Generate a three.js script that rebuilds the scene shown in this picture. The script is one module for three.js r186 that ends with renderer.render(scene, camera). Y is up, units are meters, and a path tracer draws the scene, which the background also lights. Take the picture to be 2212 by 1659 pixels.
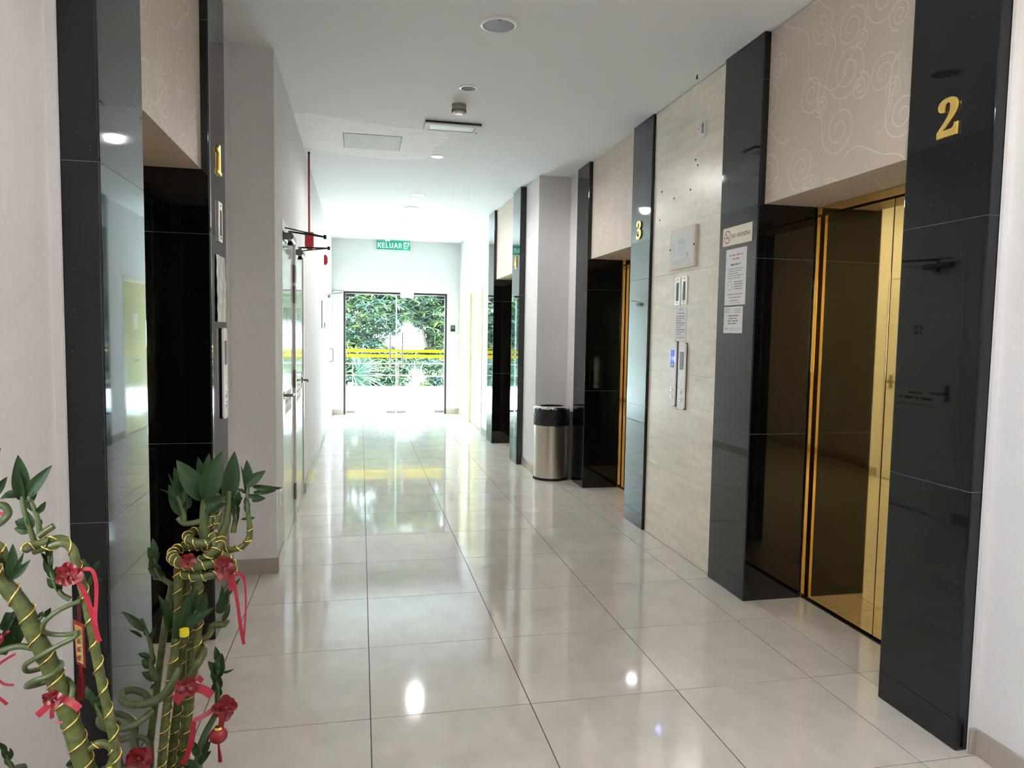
import * as THREE from 'three';
import { mergeGeometries } from 'three/addons/utils/BufferGeometryUtils.js';
import { RoundedBoxGeometry } from 'three/addons/geometries/RoundedBoxGeometry.js';
import { TextGeometry } from 'three/addons/geometries/TextGeometry.js';
import { FontLoader } from 'three/addons/loaders/FontLoader.js';

// ---------------------------------------------------------------- camera, sky, exposure
const FOCAL = 1539.75;
const scene = new THREE.Scene();
const camera = new THREE.PerspectiveCamera(2 * Math.atan(829.5 / FOCAL) * 180 / Math.PI, 2212 / 1659, 0.05, 300);
camera.position.set(-0.0378, 1.4072, 2.556);
camera.rotation.set(-0.0696132, -0.2099272, 0.0163129, 'YXZ');
camera.updateMatrixWorld(true);
scene.add(camera);
const EYE = new THREE.Vector3(-0.0378, 1.4072, 2.556), TURN = new THREE.Euler(-0.0696132, -0.2099272, 0.0163129, 'YXZ');   // where the photograph was taken from
scene.background = new THREE.Color().setRGB(20.5, 26.5, 31.5);         // even bright hazy sky
const sun = new THREE.DirectionalLight(new THREE.Color().setRGB(1, 0.98, 0.94), 54);
sun.position.set(5, 18, -6); sun.target.position.set(1, 0, -12); sun.castShadow = true; sun.shadow.radius = 2;
Object.assign(sun.shadow.camera, { left: -14, right: 14, top: 14, bottom: -14, near: 1, far: 60 }); sun.shadow.mapSize.set(2048, 2048);
scene.add(sun, sun.target);
const renderer = new THREE.WebGLRenderer({ antialias: true });
renderer.toneMapping = THREE.LinearToneMapping;
renderer.toneMappingExposure = 1.5;
renderer.shadowMap.enabled = true;
const LAMP = 5.0, LAMP_COLOR = new THREE.Color().setRGB(1, 0.975, 0.965);

// ---------------------------------------------------------------- numbers measured from the photograph (metres)
const H = 2.963, RX = 1.966, R4 = 1.612, XL = -0.68, XW = -0.512, XE = 1.65, ZE = -9.825, ZB = 5.2;

// ---------------------------------------------------------------- helpers
let seed = 7;
const rnd = () => { seed = (seed * 1664525 + 1013904223) >>> 0; return seed / 4294967296; };
const rr = (a, b) => a + (b - a) * rnd();
const V = (x, y, z) => new THREE.Vector3(x, y, z);
const used = {};
function numbered(name) { used[name] = (used[name] ?? -1) + 1; return used[name] ? `${name}_${String(used[name]).padStart(3, '0')}` : name; }
const shade = (o) => { o.traverse((m) => { if (m.isMesh) { m.castShadow = true; m.receiveShadow = true; } }); return o; };
function tag(o, label, category, group, kind) {
  o.userData.label = label; o.userData.category = category;
  if (group) o.userData.group = group;
  if (kind) o.userData.kind = kind;
  return o;
}
function thing(name, label, category, [x, y, z] = [0, 0, 0], turn = 0, group, kind) {
  const o = new THREE.Group(); o.name = numbered(name); o.position.set(x, y, z); o.rotation.y = turn; scene.add(o);
  return tag(o, label, category, group, kind);
}
// part given in the parent's own axes
function part(parent, name, geo, mat, label) {
  const m = new THREE.Mesh(Array.isArray(geo) ? merge(geo) : geo, mat); m.name = name; parent.add(m); m.castShadow = m.receiveShadow = true;
  if (label) m.userData.label = label;
  return m;
}
// part given in world axes under an unrotated group
function wpart(parent, name, geo, mat, label) {
  let g = Array.isArray(geo) ? merge(geo) : geo;
  const p = parent.isGroup ? parent.position : parent.userData.at;
  g = g.clone(); g.translate(-p.x, -p.y, -p.z);
  return part(parent, name, g, mat, label);
}
function struct(name, geo, mat, label, category) {
  const m = new THREE.Mesh(Array.isArray(geo) ? merge(geo) : geo, mat); m.name = numbered(name); scene.add(m); m.castShadow = m.receiveShadow = true;
  return tag(m, label, category, null, 'structure');
}
function merge(list) { return mergeGeometries(list.map((g) => { const c = g.index ? g.toNonIndexed() : g.clone(); for (const k of Object.keys(c.attributes)) if (!['position', 'normal', 'uv'].includes(k)) c.deleteAttribute(k); return c; })); }
// uv in metres on every face, laid by the way it points
function uvm(geo, s = 1, du = 0, dv = 0) {
  const p = geo.attributes.position, n = geo.attributes.normal, uv = new Float32Array(p.count * 2);
  for (let i = 0; i < p.count; i++) {
    const ax = Math.abs(n.getX(i)), ay = Math.abs(n.getY(i)), az = Math.abs(n.getZ(i));
    let u, v;
    if (ax >= ay && ax >= az) { u = p.getZ(i); v = p.getY(i); } else if (ay >= az) { u = p.getX(i); v = p.getZ(i); } else { u = p.getX(i); v = p.getY(i); }
    uv[i * 2] = u / s + du; uv[i * 2 + 1] = v / s + dv;
  }
  geo.setAttribute('uv', new THREE.BufferAttribute(uv, 2));
  return geo;
}
function bx(x0, x1, y0, y1, z0, z1, s = 1) {
  if (x0 > x1) [x0, x1] = [x1, x0]; if (z0 > z1) [z0, z1] = [z1, z0];
  const g = new THREE.BoxGeometry(x1 - x0, y1 - y0, z1 - z0); g.translate((x0 + x1) / 2, (y0 + y1) / 2, (z0 + z1) / 2);
  return uvm(g, s);
}
function rbx(x0, x1, y0, y1, z0, z1, r = 0.003, seg = 2) {
  if (x0 > x1) [x0, x1] = [x1, x0]; if (z0 > z1) [z0, z1] = [z1, z0];
  const g = new RoundedBoxGeometry(x1 - x0, y1 - y0, z1 - z0, seg, r); g.translate((x0 + x1) / 2, (y0 + y1) / 2, (z0 + z1) / 2);
  return uvm(g, 1);
}
function cyl(r0, r1, h, seg = 24, x = 0, y = 0, z = 0, axis = 'y') {
  const g = new THREE.CylinderGeometry(r1, r0, h, seg);
  if (axis === 'x') g.rotateZ(Math.PI / 2); if (axis === 'z') g.rotateX(Math.PI / 2);
  g.translate(x, y, z); return g;
}
function rod(a, b, r, seg = 10) {
  const d = b.clone().sub(a), g = new THREE.CylinderGeometry(r, r, d.length(), seg);
  g.applyQuaternion(new THREE.Quaternion().setFromUnitVectors(V(0, 1, 0), d.clone().normalize()));
  const m = a.clone().add(b).multiplyScalar(0.5); g.translate(m.x, m.y, m.z); return g;
}
const lathe = (pts, seg = 40) => new THREE.LatheGeometry(pts.map(([r, y]) => new THREE.Vector2(r, y)), seg);
const ray = (x, y) => V((x - 1106) / FOCAL, -(y - 829.5) / FOCAL, -1).applyEuler(TURN);
const onZ = (x, y, z) => { const d = ray(x, y); return EYE.clone().addScaledVector(d, (z - EYE.z) / d.z); };

// ---------------------------------------------------------------- procedural textures
function lattice(n, s) { const a = new Float32Array(n * n); let k = s >>> 0; for (let i = 0; i < n * n; i++) { k = (k * 1664525 + 1013904223) >>> 0; a[i] = k / 4294967296; } return a; }
function noiseField(N, n, ny, s) {               // tiling value noise, n x ny cells over N pixels
  const L = lattice(Math.max(n, ny), s), W = Math.max(n, ny), out = new Float32Array(N * N), sm = (t) => t * t * (3 - 2 * t);
  for (let y = 0; y < N; y++) {
    const fy = y / N * ny, iy = Math.floor(fy), ty = sm(fy - iy), y0 = iy % ny, y1 = (iy + 1) % ny;
    for (let x = 0; x < N; x++) {
      const fx = x / N * n, ix = Math.floor(fx), tx = sm(fx - ix), x0 = ix % n, x1 = (ix + 1) % n;
      const a = L[y0 * W + x0], b = L[y0 * W + x1], c = L[y1 * W + x0], d = L[y1 * W + x1];
      out[y * N + x] = a + (b - a) * tx + (c - a) * ty + (a - b - c + d) * tx * ty;
    }
  }
  return out;
}
function fbm(N, n, ny, s, oct = 4) {
  const out = new Float32Array(N * N); let amp = 1, sum = 0;
  for (let o = 0; o < oct; o++) { const f = noiseField(N, Math.min(N, n << o), Math.min(N, ny << o), s + o * 101); for (let i = 0; i < out.length; i++) out[i] += f[i] * amp; sum += amp; amp *= 0.5; }
  for (let i = 0; i < out.length; i++) out[i] /= sum;
  return out;
}
function dataTex(N, fn, srgb = true) {
  const d = new Uint8Array(N * N * 4);
  for (let i = 0; i < N * N; i++) { const c = fn(i, i % N, (i / N) | 0); d[i * 4] = c[0]; d[i * 4 + 1] = c[1]; d[i * 4 + 2] = c[2]; d[i * 4 + 3] = 255; }
  const t = new THREE.DataTexture(d, N, N); t.wrapS = t.wrapT = THREE.RepeatWrapping; t.magFilter = THREE.LinearFilter; t.minFilter = THREE.LinearFilter;
  if (srgb) t.colorSpace = THREE.SRGBColorSpace; t.needsUpdate = true; return t;
}
function canvasTex(w, h, draw, repeat) {
  const c = document.createElement('canvas'); c.width = w; c.height = h; const g = c.getContext('2d'); draw(g, w, h);
  const t = new THREE.CanvasTexture(c); t.colorSpace = THREE.SRGBColorSpace; if (repeat) t.wrapS = t.wrapT = THREE.RepeatWrapping; return t;
}
const cl = (x) => Math.max(0, Math.min(255, x));
const M = (o) => new THREE.MeshPhysicalMaterial(o);
const lin = (r, g, b) => new THREE.Color().setRGB(r, g, b);

const tileTex = (() => { const a = fbm(1024, 5, 5, 3, 5), b = fbm(1024, 28, 20, 11, 4), c = fbm(1024, 10, 90, 17, 3); return dataTex(1024, (i) => { const v = (a[i] - 0.5) * 22 + (b[i] - 0.5) * 16 + (c[i] - 0.5) * 3; return [cl(208 + v), cl(203 + v), cl(196 + v)]; }); })();
const tileRough = (() => { const a = fbm(512, 9, 9, 5, 5); return dataTex(512, (i) => { const v = 40 + a[i] * 60; return [v, v, v]; }, false); })();
const wallTex = (() => { const a = fbm(512, 4, 4, 21, 4), b = fbm(512, 60, 60, 33, 2); return dataTex(512, (i) => { const v = (a[i] - 0.5) * 8 + (b[i] - 0.5) * 5; return [cl(220 + v), cl(218 + v), cl(217 + v)]; }); })();
const wallBump = (() => { const b = fbm(512, 24, 24, 41, 5); return dataTex(512, (i) => { const v = b[i] * 255; return [v, v, v]; }, false); })();
const graniteTex = (() => { const a = fbm(1024, 120, 120, 51, 3); const t = new Uint8Array(1024 * 1024); let k = 99; const r = () => { k = (k * 1664525 + 1013904223) >>> 0; return k / 4294967296; };
  for (let n = 0; n < 520; n++) { const x = (r() * 1023) | 0, y = (r() * 1023) | 0, v = 40 + r() * 150; t[y * 1024 + x] = v; if (r() > 0.45) { t[y * 1024 + x + 1] = v; t[(y + 1) % 1024 * 1024 + x] = v * 0.8; } }
  return dataTex(1024, (i) => { const v = 10 + (a[i] - 0.5) * 10 + t[i]; return [cl(v), cl(v + 1), cl(v + 3)]; }); })();
const marbleTex = (() => { const a = fbm(1024, 6, 40, 61, 5), b = fbm(1024, 4, 4, 71, 4), c = fbm(1024, 60, 60, 81, 3); return dataTex(1024, (i) => { const v = (a[i] - 0.5) * 30 + (b[i] - 0.5) * 20 + (c[i] - 0.5) * 16; return [cl(236 + v), cl(227 + v), cl(210 + v)]; }); })();
const doorTex = (() => { const a = fbm(512, 3, 12, 91, 4), b = fbm(512, 30, 30, 95, 3); return dataTex(512, (i) => { const v = (a[i] - 0.5) * 10 + (b[i] - 0.5) * 6; return [cl(226 + v), cl(226 + v), cl(222 + v)]; }); })();
const brushTex = (() => { const a = fbm(512, 200, 3, 97, 3), b = fbm(512, 5, 5, 98, 4); return dataTex(512, (i) => { const v = 90 + (a[i] - 0.5) * 60 + (b[i] - 0.5) * 60; return [cl(v), cl(v), cl(v)]; }, false); })();
function swirls(g, w, h, bg, ink, lw, speckle) {
  g.fillStyle = bg; g.fillRect(0, 0, w, h);
  let k = 5; const r = () => { k = (k * 1664525 + 1013904223) >>> 0; return k / 4294967296; };
  for (let i = 0; i < 16000; i++) { g.fillStyle = speckle[(r() * speckle.length) | 0]; g.globalAlpha = 0.3; const s = 1 + r() * 4; g.fillRect(r() * w, r() * h, s * (0.6 + r()), s); }
  g.globalAlpha = 1; g.strokeStyle = ink; g.lineCap = 'round';
  const curl = (cx, cy, R, a0, dir) => { g.beginPath(); for (let i = 0; i <= 90; i++) { const t = i / 90, a = a0 + dir * t * Math.PI * 4.2, q = R * (1 - t * 0.86); const x = cx + Math.cos(a) * q, y = cy + Math.sin(a) * q; i ? g.lineTo(x, y) : g.moveTo(x, y); } g.stroke(); };
  const tail = (cx, cy, R, a0, dir) => { g.beginPath(); const x = cx + Math.cos(a0) * R, y = cy + Math.sin(a0) * R; g.moveTo(x, y); const tx = -Math.sin(a0) * -dir, ty = Math.cos(a0) * -dir; g.bezierCurveTo(x + tx * R * 0.8, y + ty * R * 0.8, x + tx * R * 1.6 + Math.cos(a0) * R, y + ty * R * 1.6 + Math.sin(a0) * R, x + tx * R * 2.2 + Math.cos(a0) * R * 0.3, y + ty * R * 2.2 + Math.sin(a0) * R * 0.3); g.stroke(); };
  for (const [ox, oy] of [[0, 0], [w, 0], [-w, 0], [0, h], [0, -h]]) {
    let q = 17; const s = () => { q = (q * 1664525 + 1013904223) >>> 0; return q / 4294967296; };
    for (let iy = 0; iy < 5; iy++) for (let ix = 0; ix < 5; ix++) {
      const cx = (ix + 0.5 + (s() - 0.5) * 0.6) * w / 5 + ox, cy = (iy + 0.5 + (s() - 0.5) * 0.6) * h / 5 + oy, R = w * (0.055 + s() * 0.05), a = s() * 6.28, d = s() > 0.5 ? 1 : -1; g.lineWidth = lw * (0.8 + s() * 0.5);
      curl(cx, cy, R, a, d); tail(cx, cy, R, a, d); if (s() > 0.4) curl(cx + R * 0.7, cy + R * 0.8, R * 0.5, a + 2, -d);
    }
  }
}
const paperTex = canvasTex(1024, 1024, (g, w, h) => swirls(g, w, h, '#cabbac', '#dbd0c3', 4, ['#bfae9e', '#d3c6b8', '#b9a898']), true);

// ---------------------------------------------------------------- materials
const m = {
  tile: M({ map: tileTex, roughness: 0.06, ior: 1.62 }),
  grout: M({ color: '#4d4743', roughness: 0.9 }),
  wall: M({ map: wallTex, roughness: 0.85, bumpMap: wallBump, bumpScale: 0.0006 }),
  granite: M({ map: graniteTex, roughness: 0.03, ior: 1.55 }),
  groutLight: M({ color: '#8d8f90', roughness: 0.8 }),
  marble: M({ map: marbleTex, roughness: 0.28, ior: 1.5 }),
  paper: M({ map: paperTex, roughness: 0.5 }),
  gold: M({ color: lin(0.86, 0.62, 0.24), metalness: 1, roughness: 0.035 }),
  goldNumber: M({ color: lin(0.98, 0.7, 0.2), metalness: 0.75, roughness: 0.3 }),
  black: M({ color: '#0b0b0c', roughness: 0.45 }),
  blackRubber: M({ color: '#101010', roughness: 0.7 }),
  dark: M({ color: '#1c1a19', roughness: 0.8 }),
  baseTile: M({ color: '#a89d92', roughness: 0.14, ior: 1.52 }),
  doorGloss: M({ map: doorTex, roughness: 0.09, ior: 1.5 }),
  framePaint: M({ color: '#dcdbd7', roughness: 0.35 }),
  cream: M({ color: '#e4dcae', roughness: 0.12, ior: 1.5 }),
  creamFrame: M({ color: '#e6dfbd', roughness: 0.35 }),
  bronze: M({ color: lin(0.2, 0.16, 0.12), metalness: 1, roughness: 0.35 }),
  steel: M({ color: lin(0.6, 0.58, 0.54), metalness: 1, roughness: 0.32 }),
  chrome: M({ color: lin(0.82, 0.82, 0.82), metalness: 1, roughness: 0.08 }),
  closer: M({ color: '#6f6c68', metalness: 0.6, roughness: 0.4 }),
  glass: M({ color: lin(0.93, 0.98, 0.96), transmission: 1, thickness: 0, roughness: 0, ior: 1.5 }),
  whitePlastic: M({ color: '#f5f5f2', roughness: 0.25 }),
  greyPlastic: M({ color: '#8b8d8e', roughness: 0.4 }),
  yellow: M({ color: '#f2cf12', roughness: 0.5 }),
  red: M({ color: '#a3131d', roughness: 0.3 }),
  pipeRed: M({ color: '#7c2018', roughness: 0.5 }),
  terrace: M({ color: '#c4c5c3', roughness: 0.7 }),
  ground: M({ color: '#bdbeb6', roughness: 0.9 }),
};
m.ceiling = M({ roughness: 0.75, bumpMap: wallBump, bumpScale: 0.0004, map: canvasTex(640, 2048, (g, w, h) => {
  // spans x -1.2..2.7, z -10.2..5.4 ; one old repair patch brushed over in fresher paint
  const X = (x) => (x + 1.2) / 3.9 * w, Z = (z) => (5.4 - z) / 15.6 * h;
  g.fillStyle = '#eaecec'; g.fillRect(0, 0, w, h);
  let k = 31; const r = () => { k = (k * 1664525 + 1013904223) >>> 0; return k / 4294967296; };
  for (let i = 0; i < 5000; i++) { g.globalAlpha = 0.12; g.fillStyle = r() > 0.5 ? '#f0f2f2' : '#e3e5e5'; g.fillRect(r() * w, r() * h, 4 + r() * 26, 1 + r() * 2); }
  g.globalAlpha = 1; g.save(); g.beginPath();
  const pts = [[-0.512, -2.9], [-0.42, -2.86], [-0.3, -2.9], [-0.1, -2.99], [0.1, -3.02], [0.3, -3.06], [0.48, -3.05], [0.6, -3.12], [0.66, -3.28], [0.61, -3.42], [0.56, -3.6], [0.58, -3.8], [0.5, -4.02], [0.3, -4.08], [0.05, -4.06], [-0.2, -4.02], [-0.512, -3.86]];
  pts.forEach(([x, z], i) => (i ? g.lineTo(X(x), Z(z)) : g.moveTo(X(x), Z(z)))); g.closePath(); g.fillStyle = '#ffffff'; g.globalAlpha = 0.85; g.fill(); g.restore();
  for (let i = 0; i < 900; i++) { const x = -0.5 + r() * 1.12, z = -2.92 - r() * 1.12; g.globalAlpha = 0.35; g.fillStyle = r() > 0.35 ? '#ffffff' : '#dfe1e1'; g.save(); g.translate(X(x), Z(z)); g.rotate((r() - 0.5) * 0.5); g.fillRect(0, 0, 5 + r() * 22, 0.8 + r() * 1.4); g.restore(); }
}) });
const goldFilm = m.gold;

// ---------------------------------------------------------------- floor: recessed grout bed with single tiles on it
{
  const bed = struct('floor', bx(-1.6, 2.9, -0.25, -0.0018, -9.93, ZB + 0.2), m.grout, 'pale beige polished tile floor of the lift lobby', 'floor');
  const xs = [-1.08, -0.6, 0, 0.6, 1.2, 1.8, 2.028, 2.36], gap = 0.0019, cache = {};
  const rows = []; for (let k = 3; k >= -16; k--) rows.push(k * 0.6);
  const tileGeo = (w, d, v) => { const key = [w.toFixed(3), d.toFixed(3), v].join(); return cache[key] ??= (() => { const g = new THREE.BoxGeometry(w, 0.012, d); return uvm(g, 1.7, v * 0.37, v * 0.61); })(); };
  const lay = (x0, x1, z0, z1) => {
    const w = x1 - x0 - gap * 2, d = z1 - z0 - gap * 2; if (w < 0.02 || d < 0.02) return;
    const t = new THREE.Mesh(tileGeo(w, d, (rnd() * 6) | 0), m.tile); t.name = 'tile'; t.position.set((x0 + x1) / 2, -0.006 + rr(-0.0002, 0.0002), (z0 + z1) / 2); t.receiveShadow = true; bed.add(t);
  };
  for (const z of rows) for (let i = 0; i < xs.length - 1; i++) {
    const z0 = Math.max(z - 0.6, ZE - 0.05), z1 = z; lay(xs[i], xs[i + 1], z0, z1);
  }
  // the lobby floor behind the viewpoint
  for (let k = 0; k < 6; k++) { const z0 = 1.8 + k * 0.6; for (let i = 0; i < xs.length - 1; i++) lay(xs[i], xs[i + 1], z0, z0 + 0.6); }
}
// ---------------------------------------------------------------- ceiling
{
  const g = new THREE.BoxGeometry(3.9, 0.2, 15.6); g.translate(0.75, H + 0.1, -2.4);
  const p = g.attributes.position, uv = g.attributes.uv;
  for (let i = 0; i < p.count; i++) uv.setXY(i, (p.getX(i) + 1.2) / 3.9, 1 - (5.4 - p.getZ(i)) / 15.6);
  struct('ceiling', g, m.ceiling, 'flat off-white plaster ceiling with a brushed repair patch', 'ceiling');
}
// ---------------------------------------------------------------- walls
const DL = { z0: -3.76, z1: -2.08, top: 2.06 }, D3 = { z0: -9.5, z1: -8.12 }, DA = { z0: -8.63, z1: -7.44 }, DB = { z0: -9.74, z1: -8.8 };
const WN = { z0: 1.75, z1: 2.5, y0: 1.0, y1: 2.1 };
const bronzeGlass = M({ color: lin(0.95, 0.82, 0.76), transmission: 1, thickness: 0, roughness: 0, ior: 1.5 });  // tinted to warm the light coming through the added window
const seg = (name, label, list) => struct(name, list, m.wall, label, 'wall');
seg('wall_left_near', 'white plaster wall behind the lucky bamboo', [bx(-1.2, -0.79, 0, H, 0.569, WN.z0), bx(-1.2, -0.79, 0, H, WN.z1, ZB), bx(-1.2, -0.79, 0, WN.y0, WN.z0, WN.z1), bx(-1.2, -0.79, WN.y1, H, WN.z0, WN.z1), bx(-1.2, -0.768, 0, H, 0.557, 0.569)]);
{ // added window, unseen behind the viewpoint, put in to brighten the right-hand wall
  const w = new THREE.Group(); w.name = 'window_1'; w.position.set(-1.0, WN.y0, (WN.z0 + WN.z1) / 2); scene.add(w); tag(w, 'added unseen window that brightens the right wall', 'window', null, 'structure');
  const f = [], zc = (WN.z0 + WN.z1) / 2; for (const z of [WN.z0 + 0.02, zc, WN.z1 - 0.02]) f.push(bx(-1.03, -0.97, WN.y0, WN.y1, z - 0.02, z + 0.02)); for (const y of [WN.y0 + 0.02, WN.y1 - 0.02]) f.push(bx(-1.03, -0.97, y - 0.02, y + 0.02, WN.z0, WN.z1)); wpart(w, 'window_frame', f, m.framePaint);
  for (const [a, b] of [[WN.z0 + 0.04, zc - 0.02], [zc + 0.02, WN.z1 - 0.04]]) { const g = new THREE.PlaneGeometry(b - a, WN.y1 - WN.y0 - 0.08); g.rotateY(Math.PI / 2); g.translate(-1.0, (WN.y0 + WN.y1) / 2, (a + b) / 2); wpart(w, 'pane', g, bronzeGlass); }
}
seg('wall_left_shaft', 'wall behind the doors of lift one', [bx(-1.25, -1.1, 0, H, -1.18, 0.56)]);
seg('wall_left_return', 'narrow white wall strip between lift one and the column', [bx(-1.2, -0.745, 0, H, -1.7, -1.175)]);
seg('wall_left_column', 'white plaster column before the fire doors', [bx(-1.2, XW, 0, H, DL.z1, -1.7)]);
seg('wall_left_middle', 'long white wall carrying the red fire bell', [bx(-1.2, XW, DL.top, H, DL.z0, DL.z1), bx(-1.2, -0.63, 0, DL.top, DL.z0, DL.z1), bx(-1.2, XW, 0, H, D3.z1, DL.z0)]);
seg('wall_left_far', 'white wall around the flush door by the glass entrance', [bx(-1.2, XW, 2.06, H, D3.z0, D3.z1), bx(-1.2, -0.63, 0, 2.06, D3.z0, D3.z1), bx(-1.2, XW, 0, H, ZE - 0.1, D3.z0)]);
seg('wall_right_near', 'white plaster wall before the number two pilaster', [bx(2.03, 2.7, 0, H, 0.583, ZB), bx(2.01, 2.7, 0, H, 0.57, 0.583)]);
seg('wall_right_shaft', 'wall behind the doors of lifts two and three', [bx(2.375, 2.7, 0, H, -4.2, 0.58)]);
seg('wall_right_return', 'narrow white wall strip beside the waste bin', [bx(2.0, 2.7, 0, H, -4.35, -4.02)]);
seg('wall_right_column', 'white plaster column behind the waste bin', [bx(1.675, 2.7, 0, H, -4.895, -4.35)]);
seg('wall_right_shaft_far', 'wall behind the doors of lift four', [bx(2.02, 2.7, 0, H, -6.8, -4.89)]);
seg('wall_right_far', 'white wall around the two cream doors', [bx(XE, 2.7, 0, H, DA.z1, -6.8), bx(XE, 2.7, 2.06, H, DB.z0, DA.z1), bx(1.76, 2.7, 0, 2.06, DB.z0, DA.z1), bx(XE, 1.77, 0, 2.06, DB.z1, DA.z0), bx(XE, 2.7, 0, H, ZE - 0.1, DB.z0)]);
struct('wall_back', bx(-1.2, 2.7, 0, H, ZB - 0.05, ZB + 0.2), m.wall, 'white plaster wall closing the lobby', 'wall');
const GD = { x0: -0.32, x1: 1.426, top: 2.085 };
struct('wall_end', [bx(-1.2, GD.x0, 0, H, ZE - 0.12, ZE), bx(GD.x1, 2.7, 0, H, ZE - 0.12, ZE), bx(GD.x0, GD.x1, GD.top, H, ZE - 0.12, ZE)], m.wall, 'white plaster end wall above and beside the glass doors', 'wall');
// stone cladding between lifts two and three
{
  const w = struct('wall_stone', bx(1.991, 2.4, 0, H - 0.004, -2.233, -1.232), m.grout, 'beige veined stone cladding between lifts two and three', 'wall');
  const js = [0.002, 0.515, 1.17, 1.825, H - 0.006];
  for (let i = 0; i < 4; i++) { const g = bx(1.985, 2.0, js[i] + 0.0006, js[i + 1] - 0.0006, -2.2335, -1.2315, 1.3); uvm(g, 1.3, i * 0.31, i * 0.47); part(w, 'stone_panel', g, m.marble); }
  const hole = new THREE.CylinderGeometry(0.006, 0.006, 0.004, 10); hole.rotateZ(Math.PI / 2);
  for (const [y, z] of [[2.4, -2.1], [2.21, -2.12], [2.5, -1.6], [2.33, -1.66], [2.32, -1.9], [2.46, -1.57]]) { const h = part(w, 'plug_hole', hole, m.dark); h.position.set(1.9845, y, z); }
}
// skirting
function skirting(name, label, list) {
  const root = new THREE.Group(); root.name = name; scene.add(root); tag(root, label, 'baseboard', null, 'structure');
  for (const [x0, x1, z0, z1] of list) {
    const along = Math.abs(z1 - z0) > Math.abs(x1 - x0), len = along ? z1 - z0 : x1 - x0, n = Math.max(1, Math.ceil(len / 0.6 - 0.05));
    for (let i = 0; i < n; i++) {
      const a = len * i / n + 0.0008, b = len * (i + 1) / n - 0.0008;
      const g = along ? rbx(x0, x1, 0, 0.088, z0 + a, z0 + b, 0.002, 1) : rbx(x0 + a, x0 + b, 0, 0.088, z0, z1, 0.002, 1);
      part(root, 'skirting_tile', g, m.baseTile);
    }
  }
}
skirting('baseboard_left', 'beige tile skirting at the foot of the left wall', [[-0.79, -0.778, 0.571, ZB], [-0.74, XW + 0.012, -1.7, -1.688], [XW, XW + 0.012, DL.z1 + 0.03, -1.7], [XW, XW + 0.012, D3.z1 + 0.05, DL.z0 - 0.03], [XW, XW + 0.012, ZE + 0.02, D3.z0 - 0.04]]);
skirting('baseboard_right', 'beige tile skirting at the foot of the right wall', [[2.018, 2.03, 0.595, ZB], [2.0, 2.03, 0.583, 0.595], [1.663, 1.675, -4.893, -4.338], [1.665, 2.0, -4.35, -4.338], [1.638, XE, DA.z1 + 0.05, -6.8]]);
skirting('baseboard_end', 'beige tile skirting beside the glass doors', [[XW, GD.x0 - 0.001, ZE, ZE + 0.012], [GD.x1 + 0.001, XE, ZE, ZE + 0.012]]);

// ---------------------------------------------------------------- lifts
function slabGeo(x0, x1, y0, y1, z0, z1, r) {                // stone block with rounded upright corners
  if (x0 > x1) [x0, x1] = [x1, x0];
  const s = new THREE.Shape(), w = x1 - x0, d = z1 - z0;
  s.moveTo(r, 0); s.lineTo(w - r, 0); s.absarc(w - r, r, r, -Math.PI / 2, 0); s.lineTo(w, d - r); s.absarc(w - r, d - r, r, 0, Math.PI / 2); s.lineTo(r, d); s.absarc(r, d - r, r, Math.PI / 2, Math.PI); s.lineTo(0, r); s.absarc(r, r, r, Math.PI, Math.PI * 1.5);
  const g = new THREE.ExtrudeGeometry(s, { depth: y1 - y0, bevelEnabled: false, curveSegments: 5 });
  g.rotateX(Math.PI / 2); g.translate(x0, y1, z0); return uvm(g, 1.1);
}
function pilaster(xf, s, z0, z1, label, lift) {
  const t = thing('granite_pilaster', label, 'pilaster', [xf + s * 0.16, 0, (z0 + z1) / 2]);
  const back = xf + s * 0.335, js = [0.002, 0.902, 1.822, 2.727, H - 0.002];
  wpart(t, 'joint_core', slabGeo(xf + s * 0.0012, back - s * 0.001, 0.001, H - 0.003, z0 + 0.0012, z1 - 0.0012, 0.0065), m.groutLight);
  for (let i = 0; i < 4; i++) wpart(t, 'granite_slab', slabGeo(xf, back, js[i] + 0.0008, js[i + 1] - 0.0008, z0, z1, 0.007), m.granite);
  return t;
}
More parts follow.
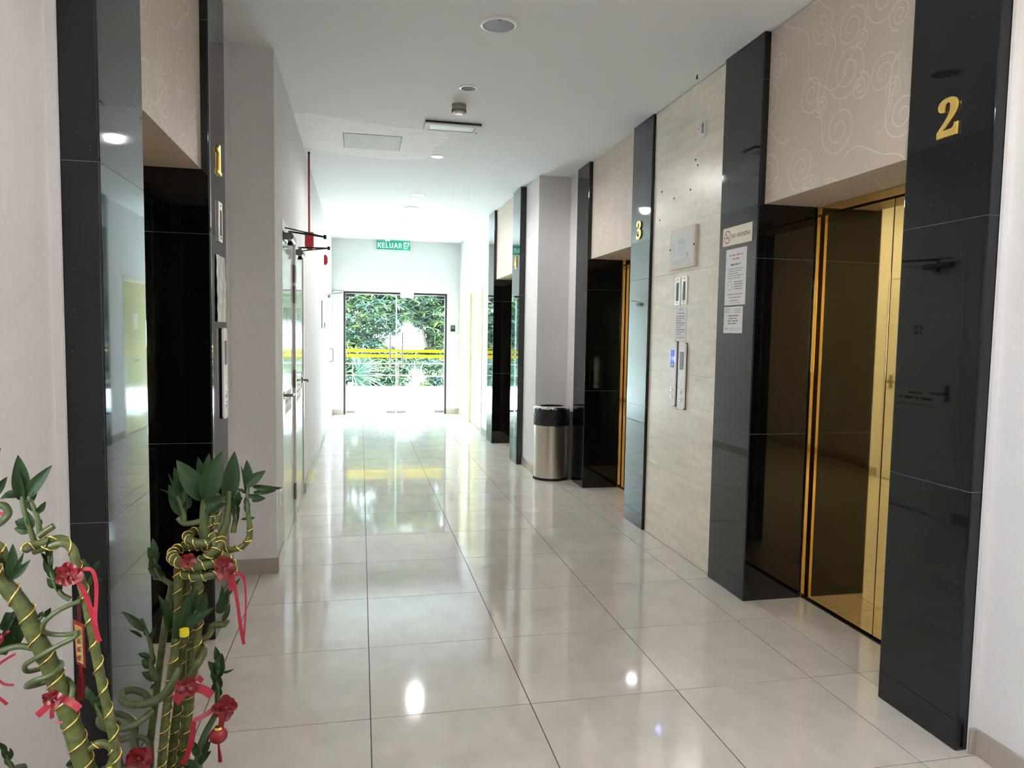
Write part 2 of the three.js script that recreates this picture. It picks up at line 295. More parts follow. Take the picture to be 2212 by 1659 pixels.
function lift(n, xf, s, a0, a1, b0, b1, where) {             // a: pilaster nearer the lobby, b: farther; s: into the wall
  pilaster(xf, s, a0, a1, where[0]); pilaster(xf, s, b0, b1, where[1]);
  const X = (u) => xf + s * u, z0 = b1, z1 = a0, zc = (z0 + z1) / 2 + 0.02, top = 2.098;
  const h = thing('lift_header', where[2], 'panel', [X(0.17), top, zc]);
  wpart(h, 'papered_face', uvm(bx(X(0.034), X(0.046), top, H - 0.005, z0 + 0.001, z1 - 0.001), 1.35, n * 0.23, n * 0.11), m.paper);
  wpart(h, 'papered_soffit', uvm(bx(X(0.046), X(0.36), top, top + 0.02, z0 + 0.001, z1 - 0.001), 1.35, n * 0.13, 0.2), m.paper);
  wpart(h, 'header_core', bx(X(0.047), X(0.37), top + 0.021, H - 0.001, z0 + 0.001, z1 - 0.001), m.framePaint);
  const d = new THREE.Group(); d.name = numbered('lift_door'); d.position.set(X(0.37), 0, zc); scene.add(d); tag(d, where[3], 'lift door');
  const dx0 = X(0.368), dx1 = X(0.385);
  wpart(d, 'door_panel', rbx(dx0, dx1, 0.012, 2.052, z0 + 0.03, zc - 0.0025, 0.002), goldFilm);
  wpart(d, 'door_panel', rbx(dx0, dx1, 0.012, 2.052, zc + 0.0025, z1 - 0.03, 0.002), goldFilm);
  wpart(d, 'door_jamb', rbx(X(0.337), X(0.385), 0, 2.096, z0 + 0.001, z0 + 0.012, 0.0015), goldFilm);
  wpart(d, 'door_jamb', rbx(X(0.337), X(0.385), 0, 2.096, z1 - 0.012, z1 - 0.001, 0.0015), goldFilm);
  wpart(d, 'door_head', rbx(X(0.35), X(0.39), 2.058, 2.096, z0 + 0.012, z1 - 0.012, 0.0015), goldFilm);
  wpart(d, 'gap_seal', bx(X(0.386), X(0.395), 0, 2.096, z0 + 0.002, z1 - 0.002), m.black);
  wpart(d, 'door_sill', bx(X(0.352), X(0.39), 0.0002, 0.004, z0 + 0.012, z1 - 0.012), m.black);
}
lift(2, RX, 1, 0.189, 0.568, -1.23, -0.828, ['black speckled granite pilaster carrying the gold number two', 'black granite pilaster carrying the NO SMOKING sign', 'swirl-papered header panel above the gold doors of lift two', 'gold mirror lift doors between the number two and NO SMOKING pilasters']);
lift(3, RX, 1, -2.61, -2.235, -4.018, -3.665, ['black granite pilaster carrying the gold number three', 'black granite pilaster directly beside the steel waste bin', 'swirl-papered header panel above lift three', 'gold mirror doors of lift three behind the number three pilaster']);
lift(4, R4, 1, -5.28, -4.897, -6.798, -6.4, ['black granite pilaster carrying the gold number four', 'black granite pilaster beside the cream door', 'swirl-papered header panel above lift four', 'gold mirror doors of lift four behind the number four pilaster']);
lift(1, XL, -1, 0.175, 0.555, -1.173, -0.8, ['black granite pilaster behind the lucky bamboo plants', 'black granite pilaster carrying the gold number one', 'swirl-papered header panel above lift one', 'gold mirror doors of lift one in the recess by the bamboo']);

// ---------------------------------------------------------------- things fixed to walls: local z points out of the wall
const FACE = { R: -Math.PI / 2, L: Math.PI / 2, E: 0 };
const onWall = (name, label, category, face, x, y, z, group) => thing(name, label, category, [x, y, z], FACE[face], group);
const lb = (w, h, d, r = 0.002, x = 0, y = 0, z = 0) => { const g = new RoundedBoxGeometry(w, h, d, 2, Math.min(r, d / 2.01)); g.translate(x, y, z + d / 2); return g; };
const sheet = (w, h, z, x = 0, y = 0) => { const g = new THREE.PlaneGeometry(w, h); g.translate(x, y, z); return g; };
const printed = (tex, o = {}) => M({ map: tex, roughness: 0.6, ...o });
const font = await new FontLoader().loadAsync('fonts/droid/droid_serif_bold.typeface.json');
const WORD = { 1: 'one', 2: 'two', 3: 'three', 4: 'four' };
function numeral(ch, face, x, z, where) {
  const g = new TextGeometry(ch, { font, size: 0.135, depth: 0.004, curveSegments: 8, bevelEnabled: true, bevelThickness: 0.003, bevelSize: 0.003, bevelSegments: 2 });
  g.computeBoundingBox(); const b = g.boundingBox; g.translate(-(b.min.x + b.max.x) / 2, -b.min.y, 0.003);
  g.scale(0.95, 0.135 / (b.max.y - b.min.y), 1);
  const o = new THREE.Mesh(g, m.goldNumber); o.name = numbered('lift_number'); o.position.set(x, 2.118, z); o.rotation.y = FACE[face]; scene.add(o);
  o.castShadow = true; tag(o, `polished gold numeral ${WORD[ch]} on ${where}`, 'number');
}
numeral('2', 'R', RX, 0.385, 'the black pilaster of lift two'); numeral('3', 'R', RX, -2.44, 'the black pilaster of lift three'); numeral('4', 'R', R4, -5.08, 'the black pilaster of lift four'); numeral('1', 'L', XL, -0.99, 'the black pilaster of lift one');

// print helpers: unreadable body text is drawn as lines of small marks
function marks(g, x, y, w, h, color, r) { g.fillStyle = color; let q = x; while (q < x + w) { const l = Math.min(h * (0.6 + r() * 3.2), x + w - q); g.fillRect(q, y, l, h * 0.62); q += l + h * 0.55; } }
function lcg(k) { return () => { k = (k * 1664525 + 1013904223) >>> 0; return k / 4294967296; }; }
const noSmoking = canvasTex(768, 256, (g, w, h) => {
  g.fillStyle = '#e3d9bf'; g.fillRect(0, 0, w, h); g.lineWidth = 17; g.strokeStyle = '#a33a3a';
  const cx = 128, cy = 128; g.fillStyle = '#2a2422'; g.fillRect(cx - 62, cy + 4, 92, 17); g.fillRect(cx + 36, cy + 4, 8, 17); g.fillRect(cx + 50, cy + 4, 8, 17);
  g.lineWidth = 7; g.strokeStyle = '#5a4d48'; g.beginPath(); g.moveTo(cx + 40, cy - 4); g.bezierCurveTo(cx + 22, cy - 34, cx + 52, cy - 30, cx + 36, cy - 58); g.stroke();
  g.lineWidth = 16; g.strokeStyle = '#a8413f'; g.beginPath(); g.arc(cx, cy, 86, 0, 7); g.stroke(); g.beginPath(); g.moveTo(cx - 60, cy - 60); g.lineTo(cx + 60, cy + 60); g.stroke();
  g.fillStyle = '#2b2724'; g.font = 'bold 78px sans-serif'; g.textBaseline = 'middle'; g.save(); g.translate(240, 132); g.scale(500 / g.measureText('NO SMOKING').width, 1); g.fillText('NO SMOKING', 0, 0); g.restore();
});
{
  const o = onWall('no_smoking_sign', 'cream NO SMOKING sign plate with red prohibition circle', 'sign', 'R', RX, 1.966, -1.028);
  part(o, 'plate', lb(0.306, 0.101, 0.004), M({ color: '#ddd3b8', roughness: 0.4 })); part(o, 'printed_face', sheet(0.303, 0.098, 0.0046), printed(noSmoking, { roughness: 0.35 }));
}
const noticeA = canvasTex(512, 720, (g, w, h) => {
  const r = lcg(3); g.fillStyle = '#eceaea'; g.fillRect(0, 0, w, h);
  for (let i = 0; i < 2; i++) marks(g, 90 + i * 80, 70 + i * 50, 330 - i * 160, 34, '#c98f98', r); marks(g, 130, 190, 250, 34, '#7d7a7c', r);
  for (let i = 0; i < 5; i++) marks(g, 60 + (i % 2) * 20, 250 + i * 30, 390 - (i % 3) * 60, 17, '#9a9798', r);
  g.strokeStyle = '#8f8b8c'; g.lineWidth = 6; g.beginPath(); g.arc(120, 470, 60, 0, 7); g.stroke(); g.lineWidth = 4; g.beginPath(); g.arc(120, 480, 24, 3.4, 6); g.stroke();
  for (let i = 0; i < 4; i++) marks(g, 230, 420 + i * 30, 210, 20, '#8a8688', r); for (let i = 0; i < 3; i++) marks(g, 70 + i * 30, 575 + i * 40, 370 - i * 70, 26, '#b59aa0', r); marks(g, 110, 690, 290, 10, '#a5a2a3', r);
});
const noticeB = canvasTex(512, 370, (g, w, h) => { const r = lcg(9); g.fillStyle = '#e9e7e7'; g.fillRect(0, 0, w, h); for (let i = 0; i < 3; i++) { marks(g, 30, 25 + i * 26, 150, 14, '#9a9798', r); marks(g, 300, 25 + i * 26, 180, 14, '#9a9798', r); } for (let i = 0; i < 4; i++) marks(g, 110 + (i % 2) * 20, 120 + i * 36, 290 - (i % 2) * 60, 26, '#6f6c6d', r); for (let i = 0; i < 2; i++) marks(g, 170, 300 + i * 24, 310, 12, '#a09d9e', r); marks(g, 30, 296, 90, 40, '#b4b1b2', r); });
const noticeC = canvasTex(384, 512, (g, w, h) => { const r = lcg(15); g.fillStyle = '#e6e4e6'; g.fillRect(0, 0, w, h); marks(g, 130, 20, 120, 34, '#aaa6ad', r); marks(g, 80, 80, 230, 26, '#96929c', r); for (let i = 0; i < 9; i++) marks(g, 40, 130 + i * 34, i % 3 === 2 ? 160 : 300, 22, i % 3 ? '#9d99a4' : '#79757f', r); marks(g, 60, 450, 290, 34, '#b4b0b6', r); });
function notice(name, label, face, x, y, z, w, h, tex) { const o = onWall(name, label, 'notice', face, x, y, z); part(o, 'paper', lb(w, h, 0.0012, 0.0005), M({ color: '#e9e7e5', roughness: 0.7 })); part(o, 'print', sheet(w - 0.002, h - 0.002, 0.0016), printed(tex)); return o; }
notice('paper_notice', 'tall white printed notice under the NO SMOKING sign', 'R', RX, 1.741, -1.033, 0.22, 0.308, noticeA);
notice('paper_notice', 'short white printed notice below the tall notice', 'R', RX, 1.506, -1.043, 0.2, 0.146, noticeB);
notice('paper_notice', 'narrow printed notice taped above the lift call panels', 'R', 1.985, 1.49, -1.735, 0.16, 0.217, noticeC);
{ // crumpled sheet in a plastic sleeve on pilaster 1
  const o = onWall('plastic_sleeve', 'wrinkled clear-sleeved printed sheet on the number one pilaster', 'notice', 'L', XL, 1.595, -1.015);
  const g = new THREE.PlaneGeometry(0.215, 0.305, 14, 20), p = g.attributes.position; for (let i = 0; i < p.count; i++) p.setZ(i, 0.003 + 0.004 * (0.5 + 0.5 * Math.sin(p.getX(i) * 60 + p.getY(i) * 31) * Math.sin(p.getY(i) * 47 + 1))); g.computeVertexNormals();
  const tex = canvasTex(384, 512, (c, w, h) => { const r = lcg(23); c.fillStyle = '#c9c5c0'; c.fillRect(0, 0, w, h); for (let i = 0; i < 60; i++) { c.strokeStyle = ['#8d877b', '#e8e4dd', '#7fa08a', '#a08a7a'][(r() * 4) | 0]; c.lineWidth = 2 + r() * 4; c.beginPath(); const x = 60 + r() * 260, y = 60 + r() * 380; c.moveTo(x, y); c.quadraticCurveTo(x + (r() - 0.5) * 60, y + 30, x + (r() - 0.5) * 50, y + 40 + r() * 60); c.stroke(); } });
  part(o, 'sheet', g, printed(tex, { roughness: 0.25, side: THREE.DoubleSide }));
}
{ // framed certificate
  const o = onWall('framed_certificate', 'acrylic framed certificate screwed to the beige stone wall', 'certificate', 'R', 1.985, 1.974, -1.72);
  part(o, 'backing', lb(0.36, 0.255, 0.018, 0.003), M({ color: '#ded3bf', roughness: 0.2 }));
  const tex = canvasTex(640, 448, (g, w, h) => { const r = lcg(31); g.fillStyle = '#dfe3e0'; g.fillRect(0, 0, w, h); for (let i = 0; i < 7; i++) marks(g, 40, 130 + i * 30, 60, 12, '#9aa09c', r); for (let i = 0; i < 3; i++) marks(g, 180 + i * 20, 100 + i * 26, 200, 20, '#aeb3b0', r); for (let i = 0; i < 5; i++) marks(g, 180, 190 + i * 30, 280, 14, '#b4b9b6', r); g.fillStyle = '#d98c9a'; g.fillRect(455, 300, 60, 60); g.fillStyle = '#e7b8c0'; g.fillRect(470, 312, 30, 34); for (let i = 0; i < 3; i++) marks(g, 40, 380 + i * 22, 560, 9, '#8f9592', r); });
  part(o, 'certificate', sheet(0.315, 0.205, 0.0186), printed(tex, { roughness: 0.15 }));
  for (const q of [-1, 1]) part(o, 'screw', cyl(0.006, 0.006, 0.005, 14, q * 0.171, 0.005, 0.0195, 'z'), m.black);
}
function indicator(face, x, y, z, label, group) {
  const o = onWall('lift_indicator', label, 'indicator', face, x, y, z, group);
  part(o, 'plate', lb(0.083, 0.182, 0.008, 0.002), M({ color: lin(0.78, 0.77, 0.72), metalness: 0.6, roughness: 0.4 })); part(o, 'display_slot', lb(0.034, 0.118, 0.002, 0.0008, 0, -0.004, 0.0072), M({ color: '#3a3f42', roughness: 0.08 }));
  part(o, 'display_bar', lb(0.01, 0.104, 0.001, 0.0004, 0.004, -0.004, 0.0092), m.black);
  for (const q of [-1, 1]) part(o, 'screw', cyl(0.004, 0.004, 0.003, 12, 0, q * 0.075, 0.0085, 'z'), m.dark);
}
indicator('R', 1.985, 1.703, -1.787, 'steel lift indicator plate set above the blue-screen call panel'); indicator('R', 1.985, 1.705, -1.69, 'steel lift indicator plate set above the grey-screen call panel'); indicator('L', XL, 1.903, -1.0, 'steel lift indicator plate under the gold number one');
const blueScreen = canvasTex(64, 192, (g, w, h) => { g.fillStyle = '#3f50e0'; g.fillRect(0, 0, w, h); g.fillStyle = '#5a78f2'; for (let i = 0; i < 7; i++) g.fillRect(18 + (i % 2) * 10, 14 + i * 19, 18, 9); g.fillStyle = '#56606c'; g.fillRect(0, 152, w, 40); g.fillStyle = '#e8ecf4'; g.beginPath(); g.moveTo(22, 172); g.lineTo(32, 158); g.lineTo(44, 172); g.fill(); });
function callPanel(face, x, y, z, label, lit) {
  const o = onWall('lift_call_panel', label, 'call panel', face, x, y, z);
  const s = new THREE.Shape(), w = 0.046, h = 0.214; s.moveTo(-w, -h + 0.012); s.quadraticCurveTo(-w * 0.8, -h, 0, -h); s.quadraticCurveTo(w * 0.8, -h, w, -h + 0.012); s.lineTo(w, h - 0.012); s.quadraticCurveTo(w * 0.8, h, 0, h); s.quadraticCurveTo(-w * 0.8, h, -w, h - 0.012); s.lineTo(-w, -h + 0.012);
  const face_ = new THREE.ExtrudeGeometry(s, { depth: 0.006, bevelEnabled: true, bevelSize: 0.002, bevelThickness: 0.002, bevelSegments: 2 }); face_.translate(0, 0, 0.008);
  part(o, 'back_box', lb(0.094, 0.426, 0.007, 0.003), m.blackRubber); part(o, 'face', face_, m.whitePlastic);
  part(o, 'display_screen', lb(0.052, 0.112, 0.002, 0.001, 0, 0.098, 0.0156), M({ color: '#3c4146', roughness: 0.1 }));
  if (lit) part(o, 'lit_display', sheet(0.048, 0.106, 0.0178, 0, 0.098), M({ color: 0x000000, emissive: 0xffffff, emissiveMap: blueScreen, emissiveIntensity: 0.8, roughness: 0.1 }), 'glowing blue display');
  else part(o, 'display_glass', sheet(0.046, 0.104, 0.0178, 0, 0.098), M({ color: '#83888e', roughness: 0.12 }));
  for (const q of [-0.1, -0.149]) { const b = part(o, 'button', cyl(0.017, 0.015, 0.006, 24, 0, q, 0.018, 'z'), m.chrome); const tri = new THREE.Shape(); const u = q > -0.12 ? 1 : -1; tri.moveTo(-0.006, -0.004 * u); tri.lineTo(0.006, -0.004 * u); tri.lineTo(0, 0.006 * u); const tg = new THREE.ShapeGeometry(tri); tg.translate(0, q, 0.0214); part(b, 'arrow', tg, M({ color: '#5d5f60', roughness: 0.4, side: THREE.DoubleSide })); }
  part(o, 'braille_mark', [0, 1, 2, 3].map((i) => cyl(0.002, 0.002, 0.001, 8, (i % 2) * 0.008 - 0.004, -0.05 + (i >> 1) * 0.009, 0.0163, 'z')), m.greyPlastic);
  return o;
}
const bluePanel = callPanel('R', 1.985, 1.166, -1.812, 'white lift call panel with glowing blue display', true);
callPanel('R', 1.985, 1.158, -1.674, 'white lift call panel with grey display beside the blue one', false);
callPanel('L', XL, 1.2, -1.04, 'white lift call panel on the number one pilaster', false);
{ const l = new THREE.PointLight(new THREE.Color(0.3, 0.36, 1), 0.01, 0.6, 2); l.position.set(1.955, 1.264, -1.812); l.castShadow = true; scene.add(l); l.name = 'display_light'; }
{ // small square junction plate high on the stone wall
  const o = onWall('junction_plate', 'small square white junction plate high on stone wall', 'plate', 'R', 1.985, 2.66, -1.52);
  part(o, 'box', lb(0.082, 0.098, 0.014, 0.003), m.whitePlastic); part(o, 'cover', lb(0.05, 0.064, 0.01, 0.006, -0.004, 0.004, 0.0135), m.whitePlastic); part(o, 'grille', lb(0.02, 0.06, 0.002, 0.001, 0.027, 0.0, 0.0135), m.greyPlastic);
  for (const [a, b] of [[0.028, 0.012], [-0.006, 0.004]]) part(o, 'screw', cyl(0.003, 0.003, 0.003, 8, a, b, 0.0245, 'z'), m.dark);
}
// ---------------------------------------------------------------- ceiling things
function ringGeo(r0, r1, t) { const g = lathe([[r0, 0], [r0 + 0.003, -t], [r1 - 0.006, -t * 0.8], [r1, 0]], 48); return g; }
function downlight(x, z, r, lit, label, group, power = LAMP, tint = LAMP_COLOR) {
  const o = thing('ceiling_downlight', label, 'downlight', [x, H, z], 0, group);
  part(o, 'trim_ring', ringGeo(r * 0.72, r, 0.006), m.whitePlastic);
  if (lit) {
    const lens = cyl(r * 0.73, r * 0.73, 0.004, 32, 0, -0.003, 0);
    part(o, 'lamp_lens', lens, M({ color: '#ffffff', emissive: tint, emissiveIntensity: 6, roughness: 0.4 }), 'glowing white lens');
    const l = new THREE.SpotLight(tint, power, 0, 1.53, 0.35, 2); l.position.set(x, H - 0.02, z); l.target.position.set(x, 0, z); l.castShadow = true; l.shadow.radius = r * 36; l.name = 'downlight_beam'; scene.add(l, l.target);
  } else {
    part(o, 'reflector', lathe([[0.001, -0.0006], [r * 0.3, -0.0006], [r * 0.5, -0.0012], [r * 0.74, -0.004]], 32), M({ color: '#6f6f6d', roughness: 0.7, side: THREE.DoubleSide }));
  }
  return o;
}
downlight(0.63, -2.05, 0.062, false, 'unlit recessed downlight with white ring before the smoke detector');
downlight(0.624, -3.865, 0.062, true, 'lit round downlight at the edge of the paint patch');
downlight(0.601, -5.683, 0.08, true, 'lit round downlight between paint patch and grey ceiling vent');
downlight(0.581, -7.535, 0.08, false, 'unlit round downlight nearest the KELUAR sign');
downlight(0.62, -0.24, 0.062, false, 'unlit recessed downlight before the large ceiling speaker');
for (const [z, where] of [[1.58, 'across from the lucky bamboo'], [3.4, 'at the rear of the lobby']]) downlight(1.0, z, 0.08, true, `lit round downlight ${where}`, undefined, 5.0, lin(1, 0.9, 0.86));
{
  const o = thing('ceiling_speaker', 'large round ceiling speaker with grey mesh grille', 'speaker', [0.642, H, -1.092]);
  part(o, 'trim_ring', ringGeo(0.078, 0.098, 0.009), m.whitePlastic);
  part(o, 'mesh_grille', lathe([[0.0005, -0.006], [0.05, -0.0055], [0.079, -0.004]], 40), M({ color: '#8f9090', metalness: 0.3, roughness: 0.6, side: THREE.DoubleSide }));
  part(o, 'clip', bx(-0.018, -0.002, -0.0075, -0.004, 0.066, 0.071), m.dark);
}
{
  const o = thing('ceiling_vent', 'thin grey round vent between the two far downlights', 'vent', [0.588, H, -6.55]);
  part(o, 'rim', ringGeo(0.075, 0.095, 0.008), M({ color: '#b9bcba', roughness: 0.5 })); part(o, 'core', cyl(0.074, 0.074, 0.004, 32, 0, -0.003, 0), m.greyPlastic);
}
{
  const o = thing('smoke_detector', 'beige ribbed smoke detector hanging from the ceiling', 'detector', [0.617, H, -2.40]);
  const cm = M({ color: '#a59d8c', roughness: 0.5 });
  part(o, 'base', lathe([[0.0005, -0.018], [0.045, -0.018], [0.048, -0.014], [0.05, 0]], 36), cm);
  part(o, 'chamber', lathe([[0.0005, -0.056], [0.03, -0.056], [0.044, -0.05], [0.05, -0.038], [0.049, -0.025], [0.044, -0.0185]], 36), cm);
  const ribs = []; for (let i = 0; i < 28; i++) { const a = i / 28 * Math.PI * 2; const b = bx(-0.0015, 0.0015, -0.05, -0.036, 0.044, 0.0505); b.rotateY(a); ribs.push(b); } part(o, 'ribs', ribs, M({ color: '#4c463c', roughness: 0.7 }));
  part(o, 'cap', cyl(0.024, 0.027, 0.008, 28, 0, -0.06, 0), m.whitePlastic);
}
{
  const o = thing('emergency_light', 'rectangular white emergency light with clear diffuser', 'light', [0.634, H, -2.9]);
  part(o, 'housing', rbx(-0.208, 0.208, -0.016, 0, -0.1, 0.1, 0.003), M({ color: '#2e302f', roughness: 0.6 }));
  const fr = []; fr.push(bx(-0.21, 0.21, -0.026, -0.016, -0.102, -0.062), bx(-0.21, 0.21, -0.026, -0.016, 0.066, 0.102), bx(-0.21, -0.175, -0.026, -0.016, -0.062, 0.066), bx(0.165, 0.21, -0.026, -0.016, -0.062, 0.066)); part(o, 'frame', fr, M({ color: '#eeeeea', roughness: 0.7 }));
  part(o, 'diffuser', rbx(-0.172, 0.162, -0.023, -0.0165, -0.058, 0.062, 0.002), M({ color: '#c9d2cf', roughness: 0.5 }));
  part(o, 'indicator', cyl(0.006, 0.006, 0.004, 12, 0.188, -0.027, -0.06), m.black);
}
{
  const o = thing('ceiling_access_panel', 'square plastered access panel in the patched ceiling', 'hatch', [0.054, H, -3.54]);
  part(o, 'groove_frame', [bx(-0.231, 0.231, -0.0012, 0, -0.231, -0.227), bx(-0.231, 0.231, -0.0012, 0, 0.227, 0.231), bx(-0.231, -0.227, -0.0012, 0, -0.231, 0.231), bx(0.227, 0.231, -0.0012, 0, -0.231, 0.231)], M({ color: '#5b5c5a', roughness: 0.9 }));
  const t = canvasTex(256, 256, (g, w, h) => { const r = lcg(77); g.fillStyle = '#e4e6e6'; g.fillRect(0, 0, w, h); for (let i = 0; i < 160; i++) { g.fillStyle = ['#f2f4f4', '#c9cdcd', '#b5baba', '#eceeee'][(r() * 4) | 0]; g.globalAlpha = 0.5; g.fillRect(r() * w, r() * h, 6 + r() * 40, 1 + r() * 3); } }, true);
  part(o, 'panel', bx(-0.2265, 0.2265, -0.003, 0, -0.2265, 0.2265, 0.453), printed(t, { roughness: 0.8 }));
}
{ const o = thing('ceiling_hook', 'tiny dark screw hook left in the ceiling', 'hook', [1.917, H, -1.482]); part(o, 'shank', cyl(0.004, 0.004, 0.018, 8, 0, -0.009, 0), m.dark); part(o, 'tip', cyl(0.007, 0.005, 0.006, 10, 0, -0.019, 0), m.dark); }
// ---------------------------------------------------------------- left corridor doors
function leverHandle(parent, x, y, z, out, dir, mat) {           // rose, spindle and lever on a leaf facing along +/-x
  const r = wpart(parent, 'handle_rose', cyl(0.026, 0.026, 0.01, 24, x + out * 0.005, y, z, 'x'), mat);
  wpart(parent, 'handle_lever', [cyl(0.009, 0.009, 0.05, 14, x + out * 0.03, y, z, 'x'), rod(V(x + out * 0.052, y, z), V(x + out * 0.055, y, z + dir * 0.12), 0.009)], mat);
  return r;
}
const doorNotice = canvasTex(512, 200, (g, w, h) => { const r = lcg(41); g.fillStyle = '#ece7da'; g.fillRect(0, 0, w, h); marks(g, 170, 24, 180, 34, '#3c3a38', r); marks(g, 30, 76, 450, 44, '#3c3a38', r); g.fillStyle = '#7d6a4e'; g.fillRect(10, 146, w - 20, 8); g.fillRect(10, 164, w - 20, 10); });
function leftDoor(n, z0, z1, handleZ, lever, hingeZ, label, num) {
  const d = new THREE.Group(); d.name = `door_${n}`; d.position.set(-0.54, 0, (z0 + z1) / 2); scene.add(d); tag(d, label, 'door', null, 'structure');
  const xf = -0.519;
  wpart(d, 'leaf', uvm(rbx(-0.565, xf, 0.008, 2.02, z0 + 0.003, z1 - 0.003, 0.002), 1.4, n * 0.3, 0.1), m.doorGloss);
  for (const [y, l] of [[1.82, 0.126], [1.67, 0.126], [1.055, 0.13], [0.22, 0.12]]) wpart(d, 'hinge', cyl(0.0085, 0.0085, l, 14, xf + 0.008, y, hingeZ), m.bronze);
  leverHandle(d, xf, 0.995, handleZ, 1, lever, m.bronze);
  wpart(d, 'lock_plate', rbx(xf, xf + 0.004, 0.93, 1.06, handleZ - 0.022, handleZ + 0.022, 0.0015), m.bronze);
  const zc = (z0 + z1) / 2, p = new THREE.PlaneGeometry(0.42, 0.15); p.rotateY(Math.PI / 2); p.translate(xf + 0.0012, 0.93, zc); wpart(d, 'fire_notice', p, printed(doorNotice));
  const q = new THREE.PlaneGeometry(0.12, 0.12); q.rotateY(Math.PI / 2); q.translate(xf + 0.0012, 1.5, zc); wpart(d, 'room_number', q, printed(canvasTex(128, 128, (g, w, h) => { g.fillStyle = '#e2e2de'; g.fillRect(0, 0, w, h); g.fillStyle = '#1e3a32'; g.font = 'bold 104px sans-serif'; g.textAlign = 'center'; g.textBaseline = 'middle'; g.fillText(num, 64, 66); }), { roughness: 0.15 }));
  return d;
}
leftDoor(2, -2.895, -2.1, -2.175, -1, -2.885, 'glossy off-white fire door next to the white column', '12');
leftDoor(3, -3.74, -2.945, -3.66, 1, -2.955, 'glossy off-white fire door below the red fire bell', '13');
struct('trim_1', [bx(-0.6, XW + 0.002, 0, DL.top + 0.03, DL.z1 - 0.018, DL.z1 + 0.03), bx(-0.6, XW + 0.001, 0, DL.top + 0.03, DL.z0 - 0.03, DL.z0 + 0.016), bx(-0.6, XW + 0.004, DL.top - 0.035, DL.top + 0.03, DL.z0 - 0.02, DL.z1 + 0.02), rbx(-0.6, XW + 0.008, 0, DL.top - 0.03, -2.942, -2.898, 0.003)], m.framePaint, 'white frame with middle post around the pair of fire doors', 'door frame');
function closer(z, len, y, label, tip, foot) {
  const o = thing('door_closer', label, 'door closer', [-0.519, y, z]);
  wpart(o, 'body', rbx(-0.519, -0.455, y - 0.022, y + 0.022, z - len / 2, z + len / 2, 0.014, 4), m.closer);
  wpart(o, 'pivot', cyl(0.018, 0.013, 0.022, 16, -0.484, y - 0.033, z), m.dark);
  wpart(o, 'spindle', cyl(0.012, 0.012, 0.03, 14, -0.484, y + 0.034, z), m.closer);
  wpart(o, 'main_arm', rod(V(-0.484, y + 0.045, z), tip, 0.006), m.dark); wpart(o, 'forearm', rod(foot, tip, 0.0045), m.dark); wpart(o, 'elbow', cyl(0.01, 0.01, 0.026, 12, tip.x, tip.y, tip.z), m.dark);
}
closer(-2.3, 0.27, 2.0, 'grey arm door closer on the fire door next to the column', V(-0.275, 2.045, -2.5), V(-0.5, 2.05, -2.16));
closer(-3.06, 0.2, 1.985, 'grey arm door closer on the fire door by the red bell', V(-0.275, 2.035, -3.08), V(-0.5, 2.03, -3.3));
{ // pull-handled door at the far end of the left wall
  const d = new THREE.Group(); d.name = 'door_4'; d.position.set(-0.56, 0, (D3.z0 + D3.z1) / 2); scene.add(d); tag(d, 'white flush door with steel pull handle in the left wall', 'door', null, 'structure');
  wpart(d, 'leaf', rbx(-0.57, -0.528, 0.008, 2.03, D3.z0 + 0.02, D3.z1 - 0.02, 0.002), m.framePaint);
  const g = new THREE.TubeGeometry(new THREE.CatmullRomCurve3([V(-0.528, 1.13, -9.2), V(-0.48, 1.13, -9.2), V(-0.468, 1.11, -9.2), V(-0.468, 0.95, -9.2), V(-0.48, 0.93, -9.2), V(-0.528, 0.93, -9.2)], false, 'catmullrom', 0.1), 40, 0.008, 10); wpart(d, 'pull_handle', g, m.closer);
  wpart(d, 'frame', [rbx(-0.6, XW + 0.008, 0, 2.07, D3.z1 - 0.02, D3.z1 + 0.03, 0.003), rbx(-0.6, XW + 0.008, 0, 2.07, D3.z0 - 0.03, D3.z0 + 0.02, 0.003), rbx(-0.6, XW + 0.008, 2.03, 2.075, D3.z0, D3.z1, 0.003)], m.framePaint);
  wpart(d, 'closer_body', rbx(-0.528, -0.478, 1.9, 1.95, -8.6, -8.4, 0.01), m.closer); wpart(d, 'closer_arm', rod(V(-0.5, 1.96, -8.45), V(-0.3, 1.98, -8.35), 0.006), m.closer);
  for (const y of [1.75, 1.45, 0.4]) wpart(d, 'hinge', cyl(0.008, 0.008, 0.12, 12, -0.508, y, D3.z1 - 0.015), m.bronze);
}
{ // fire bell on its conduit
  const o = thing('fire_bell', 'red fire alarm box on rusty conduit from ceiling', 'alarm', [-0.48, 2.2, -4.0]);
  part(o, 'box', lb(0.09, 0.125, 0.07, 0.008).rotateY(Math.PI / 2).translate(-0.03, 0.005, 0), m.red); part(o, 'sounder', cyl(0.02, 0.035, 0.03, 20, 0.005, -0.07, 0), m.red);
  part(o, 'clamp', cyl(0.011, 0.011, 0.012, 12, 0, 0.75, 0), m.dark); part(o, 'conduit', cyl(0.0085, 0.0085, 0.7, 12, 0, 0.41, 0), m.pipeRed);
}
{ const o = thing('alarm_strobe', 'small red alarm sounder high on the far left wall', 'alarm', [XW, 2.35, -7.3]); part(o, 'base', lb(0.075, 0.135, 0.035, 0.014).rotateY(Math.PI / 2), m.red); part(o, 'lens_cap', lb(0.05, 0.09, 0.012, 0.006).rotateY(Math.PI / 2).translate(0.034, 0, 0), m.red); }
{ const o = onWall('wall_notice', 'slim framed board seen edge-on on the left wall', 'board', 'L', XW, 1.615, -6.8); part(o, 'frame', lb(0.42, 0.34, 0.012, 0.003), m.greyPlastic); part(o, 'sheet', lb(0.39, 0.31, 0.002, 0.0008, 0, 0, 0.0115), M({ color: '#e8e8e6', roughness: 0.5 })); }
